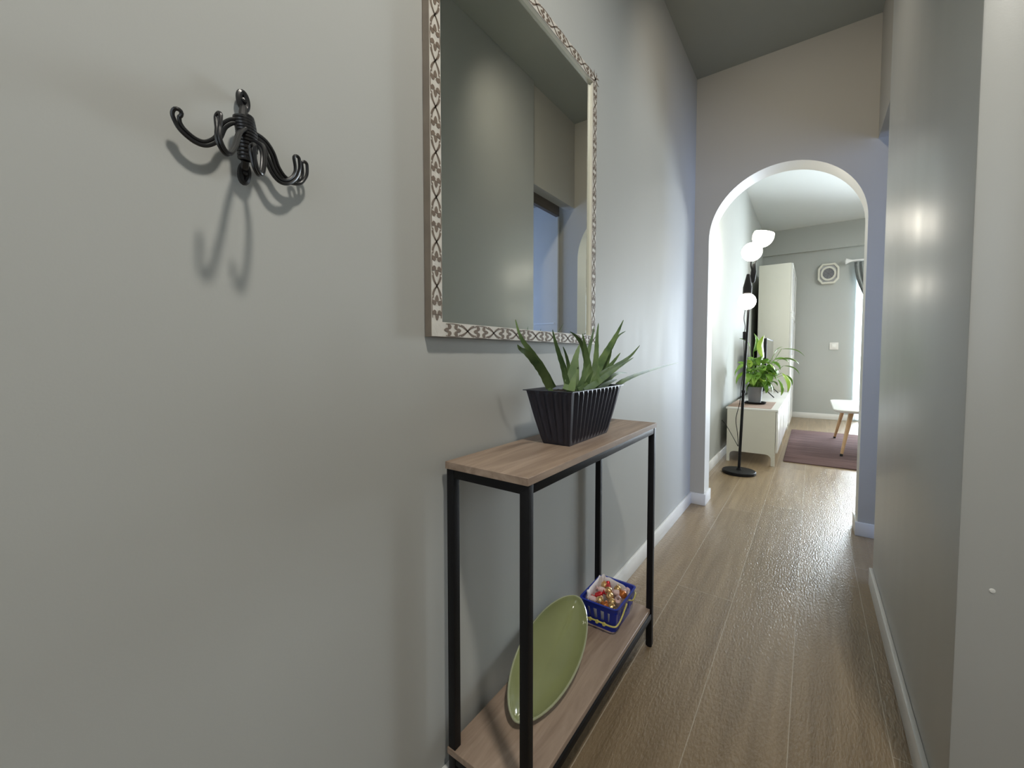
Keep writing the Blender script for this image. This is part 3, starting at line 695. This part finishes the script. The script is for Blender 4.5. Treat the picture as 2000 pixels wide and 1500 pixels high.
# upright bars between the slots
for sx, nb in ((1, 7), (-1, 7)):
    for i in range(nb):
        y = -0.86 + 1.72 * i / (nb-1); A = bpt(sx, y, 0.3); B_ = bpt(sx, y, 0.80); wd = 0.0058 if 0 < i < nb-1 else 0.011
        q.prism([A + Vector((0, -wd, 0)), A + Vector((0, wd, 0)), B_ + Vector((0, wd, 0)), B_ + Vector((0, -wd, 0))], (-0.002*sx, 0, 0))
for sy in (1, -1):
    for i in range(5):
        x = -0.82 + 1.64 * i / 4; A = bpt(x, sy, 0.3); B_ = bpt(x, sy, 0.80); wd = 0.0062 if 0 < i < 4 else 0.011
        q.prism([A + Vector((-wd, 0, 0)), A + Vector((wd, 0, 0)), B_ + Vector((wd, 0, 0)), B_ + Vector((-wd, 0, 0))], (0, -0.002*sy, 0))
q.build('basket_body', M['blue'], bs)
for sy in (-1, 1):
    q = MB()
    yb = BY + sy * (bl/2 + 0.006); zz = BZ + 0.034 if sy < 0 else BZ + 0.060
    A = [Vector((BX + bw/2 + 0.004, BY + sy*0.012, BZ + bh*0.86)), Vector((BX + bw/2 + 0.006, BY + sy*0.045, BZ + bh*0.70)), Vector((BX + bw/2 + 0.002, BY + sy*(bl/2 - 0.008), zz + 0.006)),
         Vector((BX + bw/2 - 0.012, yb, zz)), Vector((BX, yb, zz)), Vector((BX - bw/2 + 0.012, yb, zz)),
         Vector((BX - bw/2 - 0.002, BY + sy*(bl/2 - 0.008), zz + 0.006)), Vector((BX - bw/2 - 0.006, BY + sy*0.045, BZ + bh*0.70)), Vector((BX - bw/2 - 0.004, BY + sy*0.012, BZ + bh*0.86))]
    q.tube(smoothline(A, 5), 0.0026, 8)
    for dx in (-0.024, 0.0, 0.024):
        q.lathe([(0, -0.003), (0.0055, -0.0028), (0.006, 0), (0.0055, 0.0028), (0, 0.003)], (BX + dx, yb, zz - 0.002), 16, (0, 1, 0))
    q.build('handle', M['yellow'], bs)
# crumpled tissue liner
q = MB(); rows = []
for j in range(9):
    row = []
    for i in range(60):
        t = 2*PI*i/60; cxs, sn = math.cos(t), math.sin(t)
        ex_ = 0.35
        ux = math.copysign(abs(cxs) ** ex_, cxs); uy = math.copysign(abs(sn) ** ex_, sn)
        f = j / 8
        up = max(0.0, math.cos(t - 2.75)) ** 0.7        # the paper stands higher at the wall side
        z = BZ + 0.006 + f * (bh * (0.74 + 0.40 * up)) + 0.004 * noise.noise(Vector((t*3, f*6, 0)))
        k = (bk + (1 - bk) * min(1, f)) * 0.90 - 0.10 * max(0, f - 0.6) * (0.3 + up)
        cr = 0.0035 * noise.noise(Vector((cxs*5, sn*5, f*5))) + 0.0018 * math.sin(t * 17 + f * 3)
        row.append((BX + ux * (bw/2 * k * 0.97 + cr), BY + uy * (bl/2 * k * 0.97 + cr), z + 0.004 * math.sin(t*9) * f))
    rows.append(row)
V = q.grid(rows, closed_u=True); q.bm.faces.new(V[0][::-1])
lin = q.build('paper_liner', M['tissue'])
lin.data.transform(Matrix.Translation((-BX, -BY, -BZ))); lin.location = (BX, BY, BZ)
so = lin.modifiers.new('thickness', 'SOLIDIFY'); so.thickness = 0.0006
tag(lin, 'crumpled white tissue paper lining the blue basket', 'paper')
def candy(kind, m, r):
    q = MB()
    if kind == 'ball':
        q.lathe([(0, -r), (r*0.5, -r*0.86), (r*0.87, -r*0.5), (r, 0), (r*0.9, r*0.45), (r*0.6, r*0.8), (r*0.2, r*1.0), (r*0.32, r*1.22), (0, r*1.18)], (0, 0, 0), 16)
    else:
        q.lathe([(r*0.9, -2.0*r), (r*0.22, -1.25*r), (r*0.7, -r*0.95), (r*0.82, -r*0.4), (r*0.82, r*0.4), (r*0.7, r*0.95), (r*0.22, 1.25*r), (r*0.9, 2.0*r)], (0, 0, 0), 14, (1, 0, 0))
    for v in q.bm.verts:
        d = 1 + 0.09 * noise.noise(v.co * 260); v.co *= d
    return q
kinds = [('ball', 'gold', 'gold foil wrapped round sweet'), ('ball', 'amber', 'amber foil wrapped round sweet'), ('twist', 'red', 'red twist wrapped sweet'), ('twist', 'pinkw', 'pale pink twist wrapped sweet')]
protos = {}
spots = [(-0.012, -0.048, 0.078, 0), (0.026, -0.030, 0.076, 0), (0.008, -0.008, 0.081, 0), (-0.030, -0.016, 0.078, 2), (0.012, -0.058, 0.072, 1), (0.034, -0.056, 0.073, 0),
         (-0.038, -0.050, 0.076, 3), (0.036, 0.004, 0.077, 3), (-0.008, 0.024, 0.080, 0), (-0.034, 0.020, 0.078, 3), (0.020, 0.032, 0.079, 3), (0.040, 0.036, 0.078, 1),
         (-0.022, 0.052, 0.077, 2), (0.012, 0.058, 0.077, 0), (0.038, 0.062, 0.076, 3), (-0.040, 0.060, 0.074, 0)]
place = {0: 'near the front left corner of the basket', 1: 'just inside the right side of the basket, below the middle', 2: 'in the middle of the heap', 3: 'at the left of the heap against the tissue',
         4: 'low at the front edge of the basket', 5: 'in the front right corner of the basket', 6: 'in the front left corner on the tissue', 7: 'right of the middle of the heap',
         8: 'behind the middle of the heap', 9: 'behind the left of the heap beside the tissue', 10: 'behind and right of the middle', 11: 'by the far end of the right side',
         12: 'at the back left of the heap', 13: 'at the back of the heap', 14: 'in the back right corner', 15: 'in the back left corner'}
for i, (x, y, z, kd) in enumerate(spots):
    kn, mn, lb = kinds[kd]
    if kd not in protos:
        o = candy(kn, M[mn], 0.0135 if kn == 'ball' else 0.0115).build('wrapped_sweet', M[mn]); protos[kd] = o
    else:
        o = protos[kd].copy(); COL.objects.link(o)
    o.location = (BX + x * 0.95, BY + y * 0.95, BZ + z - 0.004)
    o.rotation_euler = (random.uniform(-.5, .5), random.uniform(-.5, .5), random.uniform(0, 6.28))
    tag(o, lb + ' ' + place[i], 'sweet', 'wrapped sweets in the blue basket')

# ------------------------------------------------------------------ floor lamp
lp = thing('floor_lamp', 'black floor lamp with three lit white globes beyond the archway', 'lamp', (0.175, 4.15, 0))
lbx, lby = 0.175, 4.15
q = MB(); q.lathe([(0, 0), (0.128, 0), (0.132, 0.004), (0.132, 0.022), (0.127, 0.028), (0.02, 0.031), (0.016, 0.045), (0, 0.045)], (lbx, lby, 0), 56); q.build('base', M['blackm'], lp)
top = Vector((0.228, 4.15, 1.66))
q = MB(); q.tube([(lbx, lby, 0.03), (0.196, 4.15, 0.72)], 0.0115, 14); q.tube([(0.196, 4.15, 0.72), tuple(top)], 0.0095, 14)
q.lathe([(0, -0.012), (0.015, -0.012), (0.015, 0.012), (0, 0.012)], (0.196, 4.15, 0.72), 16); q.build('pole', M['blackm'], lp)
def arm(pts, r=0.0055): q = MB(); q.tube(smoothline(pts, 8), r, 10); return q.build('arm', M['blackm'], lp)
g1 = Vector((0.237, 4.13, 1.912)); g2 = Vector((0.312, 4.19, 2.030)); g3 = Vector((0.217, 4.06, 1.488))
def socket(c, d, ln=0.10, r0=0.024, r1=0.010):
    q = MB(); q.lathe([(0, 0), (r0*0.8, 0), (r0, 0.006), (r0, ln*0.35), (r1, ln), (0, ln)], c, 20, d); return q.build('socket', M['blackm'], lp)
a1 = arm([top, (0.240, 4.145, 1.74), (0.232, 4.135, 1.80), (0.235, 4.13, 1.84)])
a2 = arm([top, (0.236, 4.15, 1.74), (0.262, 4.165, 1.83), (0.296, 4.185, 1.93), (0.305, 4.19, 1.96)])
a3 = arm([(0.224, 4.15, 1.56), (0.226, 4.10, 1.615), (0.222, 4.065, 1.62), (0.218, 4.06, 1.60)])
socket(g3 + Vector((0, 0, 0.060)), (0.02, 0.1, 1), 0.17, 0.034, 0.012)
q = MB(); q.lathe([(0, 0), (0.012, 0), (0.018, 0.02), (0.022, 0.09), (0.012, 0.16), (0, 0.16)], (0.245, 4.16, 1.655), 16, (0.05, 0, 1)); q.build('joint', M['blackm'], lp)
def globe(c, r, cut=None, ax=None):
    q = MB(); pr = []
    if cut is None:
        pr = [(r*math.sin(PI*k/18), -r*math.cos(PI*k/18)) for k in range(19)]
    else:
        pr = [(r*math.sin(cut*k/14), -r*math.cos(cut*k/14)) for k in range(15)]
        zt = pr[-1][1]; pr += [(pr[-1][0]*0.97, zt + 0.006), (0.0, zt + 0.008)]
        pr = [(a_, b_ * 1.12) for a_, b_ in pr]
    q.lathe(pr, c, 32, ax); return q.build('globe_shade', M['glass_on'], lp)
globe(g1, 0.078); globe(g2 + Vector((0, 0, 0.012)), 0.080, PI*0.60, (0.25, 0, 1)); globe(g3, 0.068)
q = MB(); q.tube(smoothline([(0.206, 4.125, 1.47), (0.190, 4.128, 1.36), (0.200, 4.13, 1.28), (0.193, 4.13, 1.20), (0.197, 4.13, 0.98), (0.180, 4.13, 0.75), (0.172, 4.13, 0.62),
                             (0.146, 4.13, 0.48), (0.160, 4.13, 0.36), (0.168, 4.13, 0.25), (0.150, 4.16, 0.26), (0.03, 4.45, 0.36), (-0.03, 4.56, 0.40)], 6), 0.0028, 7)
q.build('cord', M['blackm'], lp)
q = MB(); q.box((0.184, 4.120, 1.17), (0.206, 4.138, 1.24), 0.005); q.build('switch', M['blackm'], lp)

# ------------------------------------------------------------------ media bench, tall cabinet
by0, by1, bz = 4.584, 6.94, 0.53
bn = thing('media_bench', 'long low white media bench with side panel feet against the living room wall', 'cabinet', (0.2, (by0+by1)/2, 0))
def side_panel(y, th=0.018):
    x0, x1 = 0.012, 0.412; o = [(x0, y, 0), (x0 + 0.024, y, 0)]
    for k in range(7):
        a = PI - PI/2*k/6; o.append((x0 + 0.024 + 0.045 + 0.045*math.cos(a), y, 0.062 + 0.042*math.sin(a)))
    for k in range(7):
        a = PI/2 - PI/2*k/6; o.append((x1 - 0.030 - 0.045 + 0.045*math.cos(a), y, 0.062 + 0.042*math.sin(a)))
    o += [(x1 - 0.030, y, 0), (x1, y, 0), (x1, y, bz - 0.018), (x0, y, bz - 0.018)]
    q = MB(); q.prism(o, (0, th, 0)); return q.build('side_panel', M['cream'], bn, False)
side_panel(by0); side_panel(by0 + 1.18); side_panel(by1 - 0.018)
q = MB(); q.box((0.0, by0 - 0.002, bz - 0.018), (0.432, by1, bz), 0.002); q.build('bench_top', M['white'], bn)
q = MB(); q.box((0.030, by0 + 0.018, 0.13), (0.40, by0 + 1.18, 0.15)); q.box((0.030, by0 + 1.198, 0.13), (0.40, by1 - 0.018, 0.15)); q.box((0.012, by0 + 0.02, 0.13), (0.02, by1 - 0.02, bz - 0.018)); q.build('body', M['cream'], bn)
for k in range(4):
    ya = by0 + 0.004 + k * 0.589; q = MB(); q.box((0.415, ya, 0.125), (0.432, ya + 0.583, bz - 0.024), 0.0015); q.build('door', M['white'], bn)

tc_ = thing('tall_cabinet', 'tall white cabinet with glazed doors at the far end of the media bench', 'cabinet', (0.24, 7.7, 0))
cx0, cx1, cy0, cy1, cz = 0.035, 0.412, 6.955, 8.36, 2.30
q = MB(); q.box((cx0, cy0, 0.0), (cx1, cy1, cz), 0.002); q.build('body', M['cream'], tc_)
for k in range(2):
    y0 = cy0 + 0.004 + k * 0.702; y1 = y0 + 0.696; x0, x1 = cx1 + 0.002, cx1 + 0.021
    for z0, z1, gl in ((0.06, 0.98, False), (0.985, 1.62, True), (1.625, 2.295, True)):
        q = MB()
        if gl:
            q.box((x0, y0, z0), (x1, y0 + 0.05, z1)); q.box((x0, y1 - 0.05, z0), (x1, y1, z1)); q.box((x0, y0 + 0.05, z0), (x1, y1 - 0.05, z0 + 0.05)); q.box((x0, y0 + 0.05, z1 - 0.05), (x1, y1 - 0.05, z1))
            d = q.build('door', M['white'], tc_, False)
            q = MB(); q.box((x0 + 0.004, y0 + 0.049, z0 + 0.049), (x0 + 0.010, y1 - 0.049, z1 - 0.049)); q.build('glass_panel', M['greyp'], d)
        else:
            q.box((x0, y0, z0), (x1, y1, z1), 0.0015); d = q.build('door', M['white'], tc_)

# television on the bench
tv = thing('television', 'black flat television on slanted feet behind the leafy plant', 'television', (0.22, 6.25, bz))
q = MB(); q.box((0.205, 5.75, 0.62), (0.235, 6.75, 1.235), 0.004); q.build('casing', M['blackm'], tv)
q = MB(); q.box((0.232, 5.75, 0.62), (0.240, 6.75, 1.238), 0.002); q.build('bezel', M['blackm'], tv)
q = MB(); q.box((0.2385, 5.765, 0.64), (0.2415, 6.735, 1.222)); q.build('screen', M['tvs'], tv)
for y in (5.86, 6.62):
    q = MB(); q.tube([(0.225, y, 0.63), (0.32, y - 0.02, bz + 0.006)], 0.006, 8); q.tube([(0.225, y, 0.63), (0.13, y - 0.02, bz + 0.006)], 0.006, 8); q.build('foot', M['blackm'], tv)

# mat, saucer, plant
q = MB(); q.box((0.004, 4.63, bz + 0.0003), (0.372, 5.32, bz + 0.0035), 0.001, 1)
o = q.build('table_mat', M['mat_b']); o.data.transform(Matrix.Translation((-0.19, -4.97, -bz))); o.location = (0.19, 4.97, bz)
tag(o, 'brown woven mat under the potted plant on the white bench', 'mat')
px_, py_ = 0.200, 5.03
sc_ = MB(); sc_.lathe([(0, 0), (0.088, 0), (0.100, 0.006), (0.104, 0.020), (0.099, 0.021), (0.094, 0.008), (0, 0.006)], (px_, py_, bz + 0.0038), 40)
o = sc_.build('plant_saucer', M['blackm']); o.data.transform(Matrix.Translation((-px_, -py_, -(bz + 0.0038)))); o.location = (px_, py_, bz + 0.0038)
tag(o, 'round black saucer under the grey plant pot', 'saucer')
pz = bz + 0.0102
pp = thing('potted_peace_lily', 'bushy bright green leafy plant in a grey pot on the white bench', 'plant', (px_, py_, pz))
q = MB(); q.lathe([(0, 0), (0.052, 0), (0.056, 0.004), (0.070, 0.165), (0.071, 0.170), (0.067, 0.170), (0.064, 0.150), (0, 0.150)], (px_, py_, pz), 40); q.build('pot', M['grey'], pp)
q = MB(); q.lathe([(0, 0.155), (0.03, 0.157), (0.066, 0.152)], (px_, py_, pz), 24); q.build('soil', M['soil'], pp)
def lily(base, mid, tip, wd, m, stem=True):
    base, mid, tip = Vector(base), Vector(mid), Vector(tip)
    P = smoothline([base, base.lerp(mid, 0.55) + Vector((0, 0, 0.02)), mid], 4)
    q = MB(); q.tube(P, 0.0022, 6); st = q.build('stem', M['leaf'], pp)
    n = 9; rows = []
    d = tip - mid; ln = d.length; sdv = d.cross(Vector((0, 0, 1)))
    if sdv.length < 1e-3: sdv = Vector((1, 0, 0))
    sdv.normalize(); sdv = (sdv + Vector((0, 0, random.uniform(-0.5, 0.5)))).normalized(); up = sdv.cross(d.normalized())
    if up.z < 0: up = -up
    for i in range(n + 1):
        f = i / n; c = mid + d * f + up * (0.22 * ln * math.sin(PI * f * 0.8))
        ww = wd * 0.5 * (math.sin(PI * f ** 0.75)) ** 0.8 + 0.0004
        rows.append([c + sdv * ww * a + up * (abs(a) * ww * 0.35) for a in (-1, -0.5, 0, 0.5, 1)])
    q = MB(); q.grid(rows); lf = q.build('leaf', m, pp); so = lf.modifiers.new('thickness', 'SOLIDIFY'); so.thickness = 0.0008
rb = (px_, py_, pz + 0.15)
def LL(bx_, mx_, mz_, my_, tx_, tz_, ty_, wd, m): lily((bx_, py_ + random.uniform(-.02, .02), pz + 0.15), (mx_, py_ + my_, mz_), (tx_, py_ + ty_, tz_), wd, m)
keyl = [ # base x, mid x, mid z, dy, tip x, tip z, dy, width
 (0.20, 0.175, 1.07, 0.02, 0.155, 1.26, 0.03, 0.085, 'leaf'), (0.19, 0.14, 1.13, 0.03, 0.03, 1.20, 0.05, 0.05, 'leaf'), (0.22, 0.27, 1.00, -0.03, 0.295, 1.235, -0.05, 0.09, 'leaf2'),
 (0.23, 0.36, 1.05, 0.02, 0.44, 1.11, 0.03, 0.035, 'leaf'), (0.24, 0.42, 1.10, 0.02, 0.60, 1.00, 0.04, 0.03, 'leaf'), (0.22, 0.40, 0.99, -0.04, 0.56, 0.93, -0.06, 0.085, 'leaf'),
 (0.23, 0.36, 0.99, -0.02, 0.48, 0.95, -0.02, 0.08, 'leaf'), (0.24, 0.44, 0.93, 0.02, 0.56, 0.83, 0.03, 0.06, 'leaf'), (0.23, 0.43, 0.86, -0.03, 0.46, 0.66, -0.05, 0.06, 'leaf2'),
 (0.22, 0.38, 0.82, -0.05, 0.41, 0.63, -0.07, 0.065, 'leaf'), (0.24, 0.45, 0.84, 0.04, 0.50, 0.72, 0.06, 0.05, 'leaf'), (0.17, 0.10, 0.92, 0.0, 0.03, 0.80, -0.02, 0.07, 'leaf'),
 (0.18, 0.11, 0.86, -0.04, 0.05, 0.72, -0.07, 0.06, 'leaf'), (0.19, 0.15, 0.90, -0.06, 0.13, 0.99, -0.09, 0.07, 'leaf2'), (0.21, 0.24, 0.93, -0.07, 0.27, 1.02, -0.10, 0.08, 'leaf'),
 (0.21, 0.30, 0.85, -0.08, 0.34, 0.76, -0.13, 0.07, 'leaf'), (0.20, 0.20, 0.84, -0.09, 0.19, 0.73, -0.13, 0.07, 'leaf')]
for k in keyl: LL(k[0], k[1], k[2], k[3], k[4], k[5], k[6], k[7], M[k[8]])
for i in range(74):
    an = random.uniform(0, 2*PI); r1 = random.uniform(0.02, 0.12); mz = pz + random.uniform(0.20, 0.44)
    r2 = r1 + random.uniform(0.04, 0.11); tz = mz + random.uniform(-0.13, 0.05)
    mx_ = px_ + 0.03 + r1*math.cos(an); tx_ = px_ + 0.04 + r2*math.cos(an)
    if tx_ < 0.0: tx_ = 0.01
    lily((px_ + 0.04*math.cos(an), py_ + 0.04*math.sin(an), pz + 0.15), (mx_, py_ + r1*math.sin(an), mz), (tx_, py_ + r2*math.sin(an), tz), random.uniform(0.055, 0.09), M['leaf'] if random.random() < 0.78 else M['leaf2'])

# ------------------------------------------------------------------ rug, coffee table
q = MB(); q.box((0.466, 4.862, 0.0003), (2.3, 7.0, 0.010), 0.003, 2); o = q.build('rug', M['rug'])
o.data.transform(Matrix.Translation((-1.38, -5.93, 0))); o.location = (1.38, 5.93, 0)
tag(o, 'dull purple brown flat woven rug on the living room floor', 'rug')
cf = thing('coffee_table', 'low white coffee table with slanted wooden legs on the purple rug', 'table', (1.16, 6.0, 0.01))
def rrect(x0, x1, y0, y1, r, z, n=8):
    o = []
    for cx_, cy_, a0 in ((x1-r, y1-r, 0), (x0+r, y1-r, PI/2), (x0+r, y0+r, PI), (x1-r, y0+r, 1.5*PI)):
        for i in range(n+1): a = a0 + PI/2*i/n; o.append((cx_ + r*math.cos(a), cy_ + r*math.sin(a), z))
    return o
q = MB(); tz0 = 0.452
V = q.grid([rrect(0.885, 1.44, 5.40, 6.62, 0.10, tz0), rrect(0.868, 1.457, 5.383, 6.637, 0.115, tz0 + 0.010), rrect(0.860, 1.465, 5.375, 6.645, 0.12, tz0 + 0.026), rrect(0.866, 1.459, 5.381, 6.639, 0.118, tz0 + 0.032)], True)
q.bm.faces.new(V[0][::-1]); q.bm.faces.new(V[-1]); q.build('tabletop', M['white'], cf)
for (bx_, by_, tx_, ty_) in ((0.935, 5.42, 1.01, 5.56), (0.92, 6.56, 1.00, 6.44), (1.40, 5.42, 1.32, 5.56), (1.40, 6.56, 1.32, 6.44)):
    q = MB(); q.tube([(bx_, by_, 0.030), (tx_, ty_, tz0)], [0.0125, 0.023], 16); l = q.build('leg', M['leg'], cf)
    q = MB(); q.tube([(bx_ - (tx_-bx_)*0.045, by_ - (ty_-by_)*0.045, 0.0105), (bx_, by_, 0.031)], [0.012, 0.0132], 16); q.build('foot_cap', M['blackm'], l)

# ------------------------------------------------------------------ far wall fittings
vn = thing('wall_vent', 'white octagonal wall vent with a round grey grille near the far ceiling', 'vent', (0.846, YF, 2.33))
def octo(rx, rz, x, c=(0.846, 2.335), k=0.30):
    a, b = rx*(1-k*1.0)*0.62 + rx*0.0, rz*0.58
    a = rx*0.60; b = rz*0.55
    return [(c[0]+p, x, c[1]+r) for p, r in ((-a, -rz), (a, -rz), (rx, -b), (rx, b), (a, rz), (-a, rz), (-rx, b), (-rx, -b))]
q = MB()
q.grid([octo(0.136, 0.160, YF), octo(0.136, 0.160, YF - 0.055), octo(0.128, 0.151, YF - 0.060), octo(0.112, 0.134, YF - 0.060), octo(0.106, 0.127, YF - 0.040)], True)
q.build('vent_frame', M['cream'], vn, False)
q = MB(); q.prism(octo(0.107, 0.128, YF - 0.038), (0, 0.038, 0)); q.build('vent_back', M['greyp'], vn, False)
def ringy(r0, r1, y0, y1, m, nm):
    q = MB(); P = []
    for (r, y) in ((r0, y1), (r0, y0), (r1, y0), (r1, y1)):
        P.append([(0.846 + r*math.cos(2*PI*k/40), y, 2.335 + r*1.15*math.sin(2*PI*k/40)) for k in range(40)])
    q.grid(P + [P[0]], True); return q.build(nm, m, vn)
ringy(0.074, 0.098, YF - 0.058, YF - 0.038, M['cream'], 'vent_ring')
q = MB()
for r in (0.012, 0.028, 0.044, 0.060):
    q.tube([(0.846 + r*math.cos(2*PI*k/30), YF - 0.044, 2.335 + r*1.15*math.sin(2*PI*k/30)) for k in range(30)], 0.005, 6, closed=True)
for a in (0.3, 1.35, 2.4): q.tube([(0.846 - 0.075*math.cos(a), YF - 0.043, 2.335 - 0.086*math.sin(a)), (0.846 + 0.075*math.cos(a), YF - 0.043, 2.335 + 0.086*math.sin(a))], 0.004, 6)
q.build('grille', M['grey'], vn)
sw = thing('light_switch', 'square white light switch on the far living room wall', 'switch', (0.946, YF, 1.18))
q = MB(); q.box((0.890, YF - 0.010, 1.125), (1.002, YF - 0.0002, 1.240), 0.003); q.build('plate', M['base'], sw)
q = MB(); q.box((0.918, YF - 0.016, 1.152), (0.974, YF - 0.008, 1.212), 0.003); q.build('rocker', M['white'], sw)
# curtain rod, tied grey curtain, sheers
rd = thing('curtain_rod', 'white curtain rod with a cone finial above the far window', 'curtain rod', (2.6, YF - 0.09, 2.49))
q = MB(); q.tube([(1.13, YF - 0.10, 2.49), (4.05, YF - 0.10, 2.49)], 0.014, 12); q.build('rod', M['winf'], rd)
for s, xx in ((-1, 1.13), (1, 4.05)):
    q = MB(); q.lathe([(0, 0), (0.016, 0), (0.020, 0.02), (0.046, 0.075), (0.040, 0.084), (0, 0.084)], (xx, YF - 0.10, 2.49), 20, (s, 0, 0)); q.build('finial', M['winf'], rd)
for xx in (1.30, 3.98):
    q = MB(); q.tube([(xx, YF - 0.0005, 2.49), (xx, YF - 0.10, 2.49)], 0.008, 8); q.build('bracket', M['winf'], rd)
def curtain(x_top0, x_top1, prof, label, mtl, nm, yc, amp, folds):
    q = MB(); rows = []; nz = 36; nx = 90
    for j in range(nz + 1):
        z = 2.465 - (2.465 - 0.02) * j / nz
        a, b, sq = prof(z)
        rows.append([(a + (b - a) * i / nx, yc + amp * sq * math.sin(folds * 2*PI*i/nx), z) for i in range(nx + 1)])
    q.grid(rows); o = q.build(nm, mtl); off = Vector((x_top0, yc, 0.02))
    for v in o.data.vertices: v.co -= off
    o.location = off
    so = o.modifiers.new('thickness', 'SOLIDIFY'); so.thickness = 0.003
    tag(o, label, 'curtain'); return o
def prof_tie(z):
    # gathered back to the right, tied at about 1.15 m
    t = max(0, min(1, (2.465 - z) / 1.3)); k = t * t * (3 - 2*t)
    a = 1.150 + 0.36 * k if z > 1.15 else 1.510 - 0.10 * min(1, (1.15 - z) / 0.9)
    b = 1.62 - 0.02 * k if z > 1.15 else 1.60 + 0.05 * min(1, (1.15 - z) / 0.9)
    return a, b, 1.0
def prof_tie2(z): a, b, s = prof_tie(z); return 5.15 - b, 5.15 - a, s
curtain(1.2, 1.6, prof_tie, 'grey tied-back curtain at the left end of the far window', M['curtain'], 'curtain', YF - 0.10, 0.028, 8)
curtain(3.4, 4.0, prof_tie2, 'grey tied-back curtain at the right end of the far window', M['curtain'], 'curtain', YF - 0.10, 0.028, 8)
def sheer_mat():
    m = bpy.data.materials.new('sheer_voile'); m.use_nodes = True; N = m.node_tree.nodes; Lk = m.node_tree.links
    N.remove(N['Principled BSDF']); t = N.new('ShaderNodeBsdfTranslucent'); d = N.new('ShaderNodeBsdfTransparent'); df = N.new('ShaderNodeBsdfDiffuse')
    t.inputs[0].default_value = (0.85, 0.92, 0.95, 1); df.inputs[0].default_value = (0.8, 0.86, 0.88, 1)
    a = N.new('ShaderNodeMixShader'); b = N.new('ShaderNodeMixShader'); a.inputs[0].default_value = 0.45; b.inputs[0].default_value = 0.42
    wv = N.new('ShaderNodeTexNoise'); wv.inputs['Scale'].default_value = 60; mr = N.new('ShaderNodeMapRange'); mr.inputs[3].default_value = 0.36; mr.inputs[4].default_value = 0.48
    Lk.new(wv.outputs['Fac'], mr.inputs[0]); Lk.new(mr.outputs[0], b.inputs[0])
    Lk.new(t.outputs[0], a.inputs[1]); Lk.new(df.outputs[0], a.inputs[2]); Lk.new(a.outputs[0], b.inputs[1]); Lk.new(d.outputs[0], b.inputs[2]); Lk.new(b.outputs[0], N['Material Output'].inputs[0]); return m
q = MB(); q.grid([[(1.185 + 0.26 * i / 120, YF - 0.035 + 0.014 * math.sin(i * 0.35), z) for i in range(121)] for z in (2.47, 1.6, 0.8, 0.03)])
o = q.build('sheer_curtain', sheer_mat()); off = Vector((1.3, YF - 0.035, 0.03))
for v in o.data.vertices: v.co -= off
o.location = off; tag(o, 'thin white sheer curtain in front of the far window', 'curtain')

# downlight fitting by the hook; the second is added for the arch fill
for nm, x, y in (('ceiling_downlight', 1.10, 0.15), ('ceiling_downlight', 0.56, 1.62)):
    t = thing(nm, 'round white recessed downlight in the ceiling ' + ('of the entrance, opposite the wire hook' if y < 1 else 'above the console table, added for the arch fill'), 'ceiling light', (x, y, HC))
    q = MB(); q.lathe([(0.034, -0.0005), (0.050, -0.0005), (0.050, -0.006), (0.036, -0.010), (0.034, -0.0005)], (x, y, HC), 32); q.build('trim_ring', M['white'], t)
# small filled screw spot on the wall corner
q = MB(); q.lathe([(0, 0), (0.0045, 0), (0.0038, 0.0012), (0, 0.0016)], (0, 0, 0), 14, (0, -1, 0)); o = q.build('wall_plug', M['white'])
o.location = (0.960, YE - 0.0002, 0.583); tag(o, 'tiny white round plug on the wall at the right edge', 'plug')
t = thing('added_ceiling_lamp', 'flat round ceiling lamp added to the living room for fill', 'ceiling light', (2.4, 6.2, HL))  # made-up fitting, out of view, to go with the living room fill
q = MB(); q.lathe([(0, 0), (0.06, 0), (0.06, -0.02), (0.34, -0.05), (0.36, -0.09), (0.35, -0.13), (0, -0.14)], (2.4, 6.2, HL), 40); q.build('fill_lamp_body', M['white'], t)
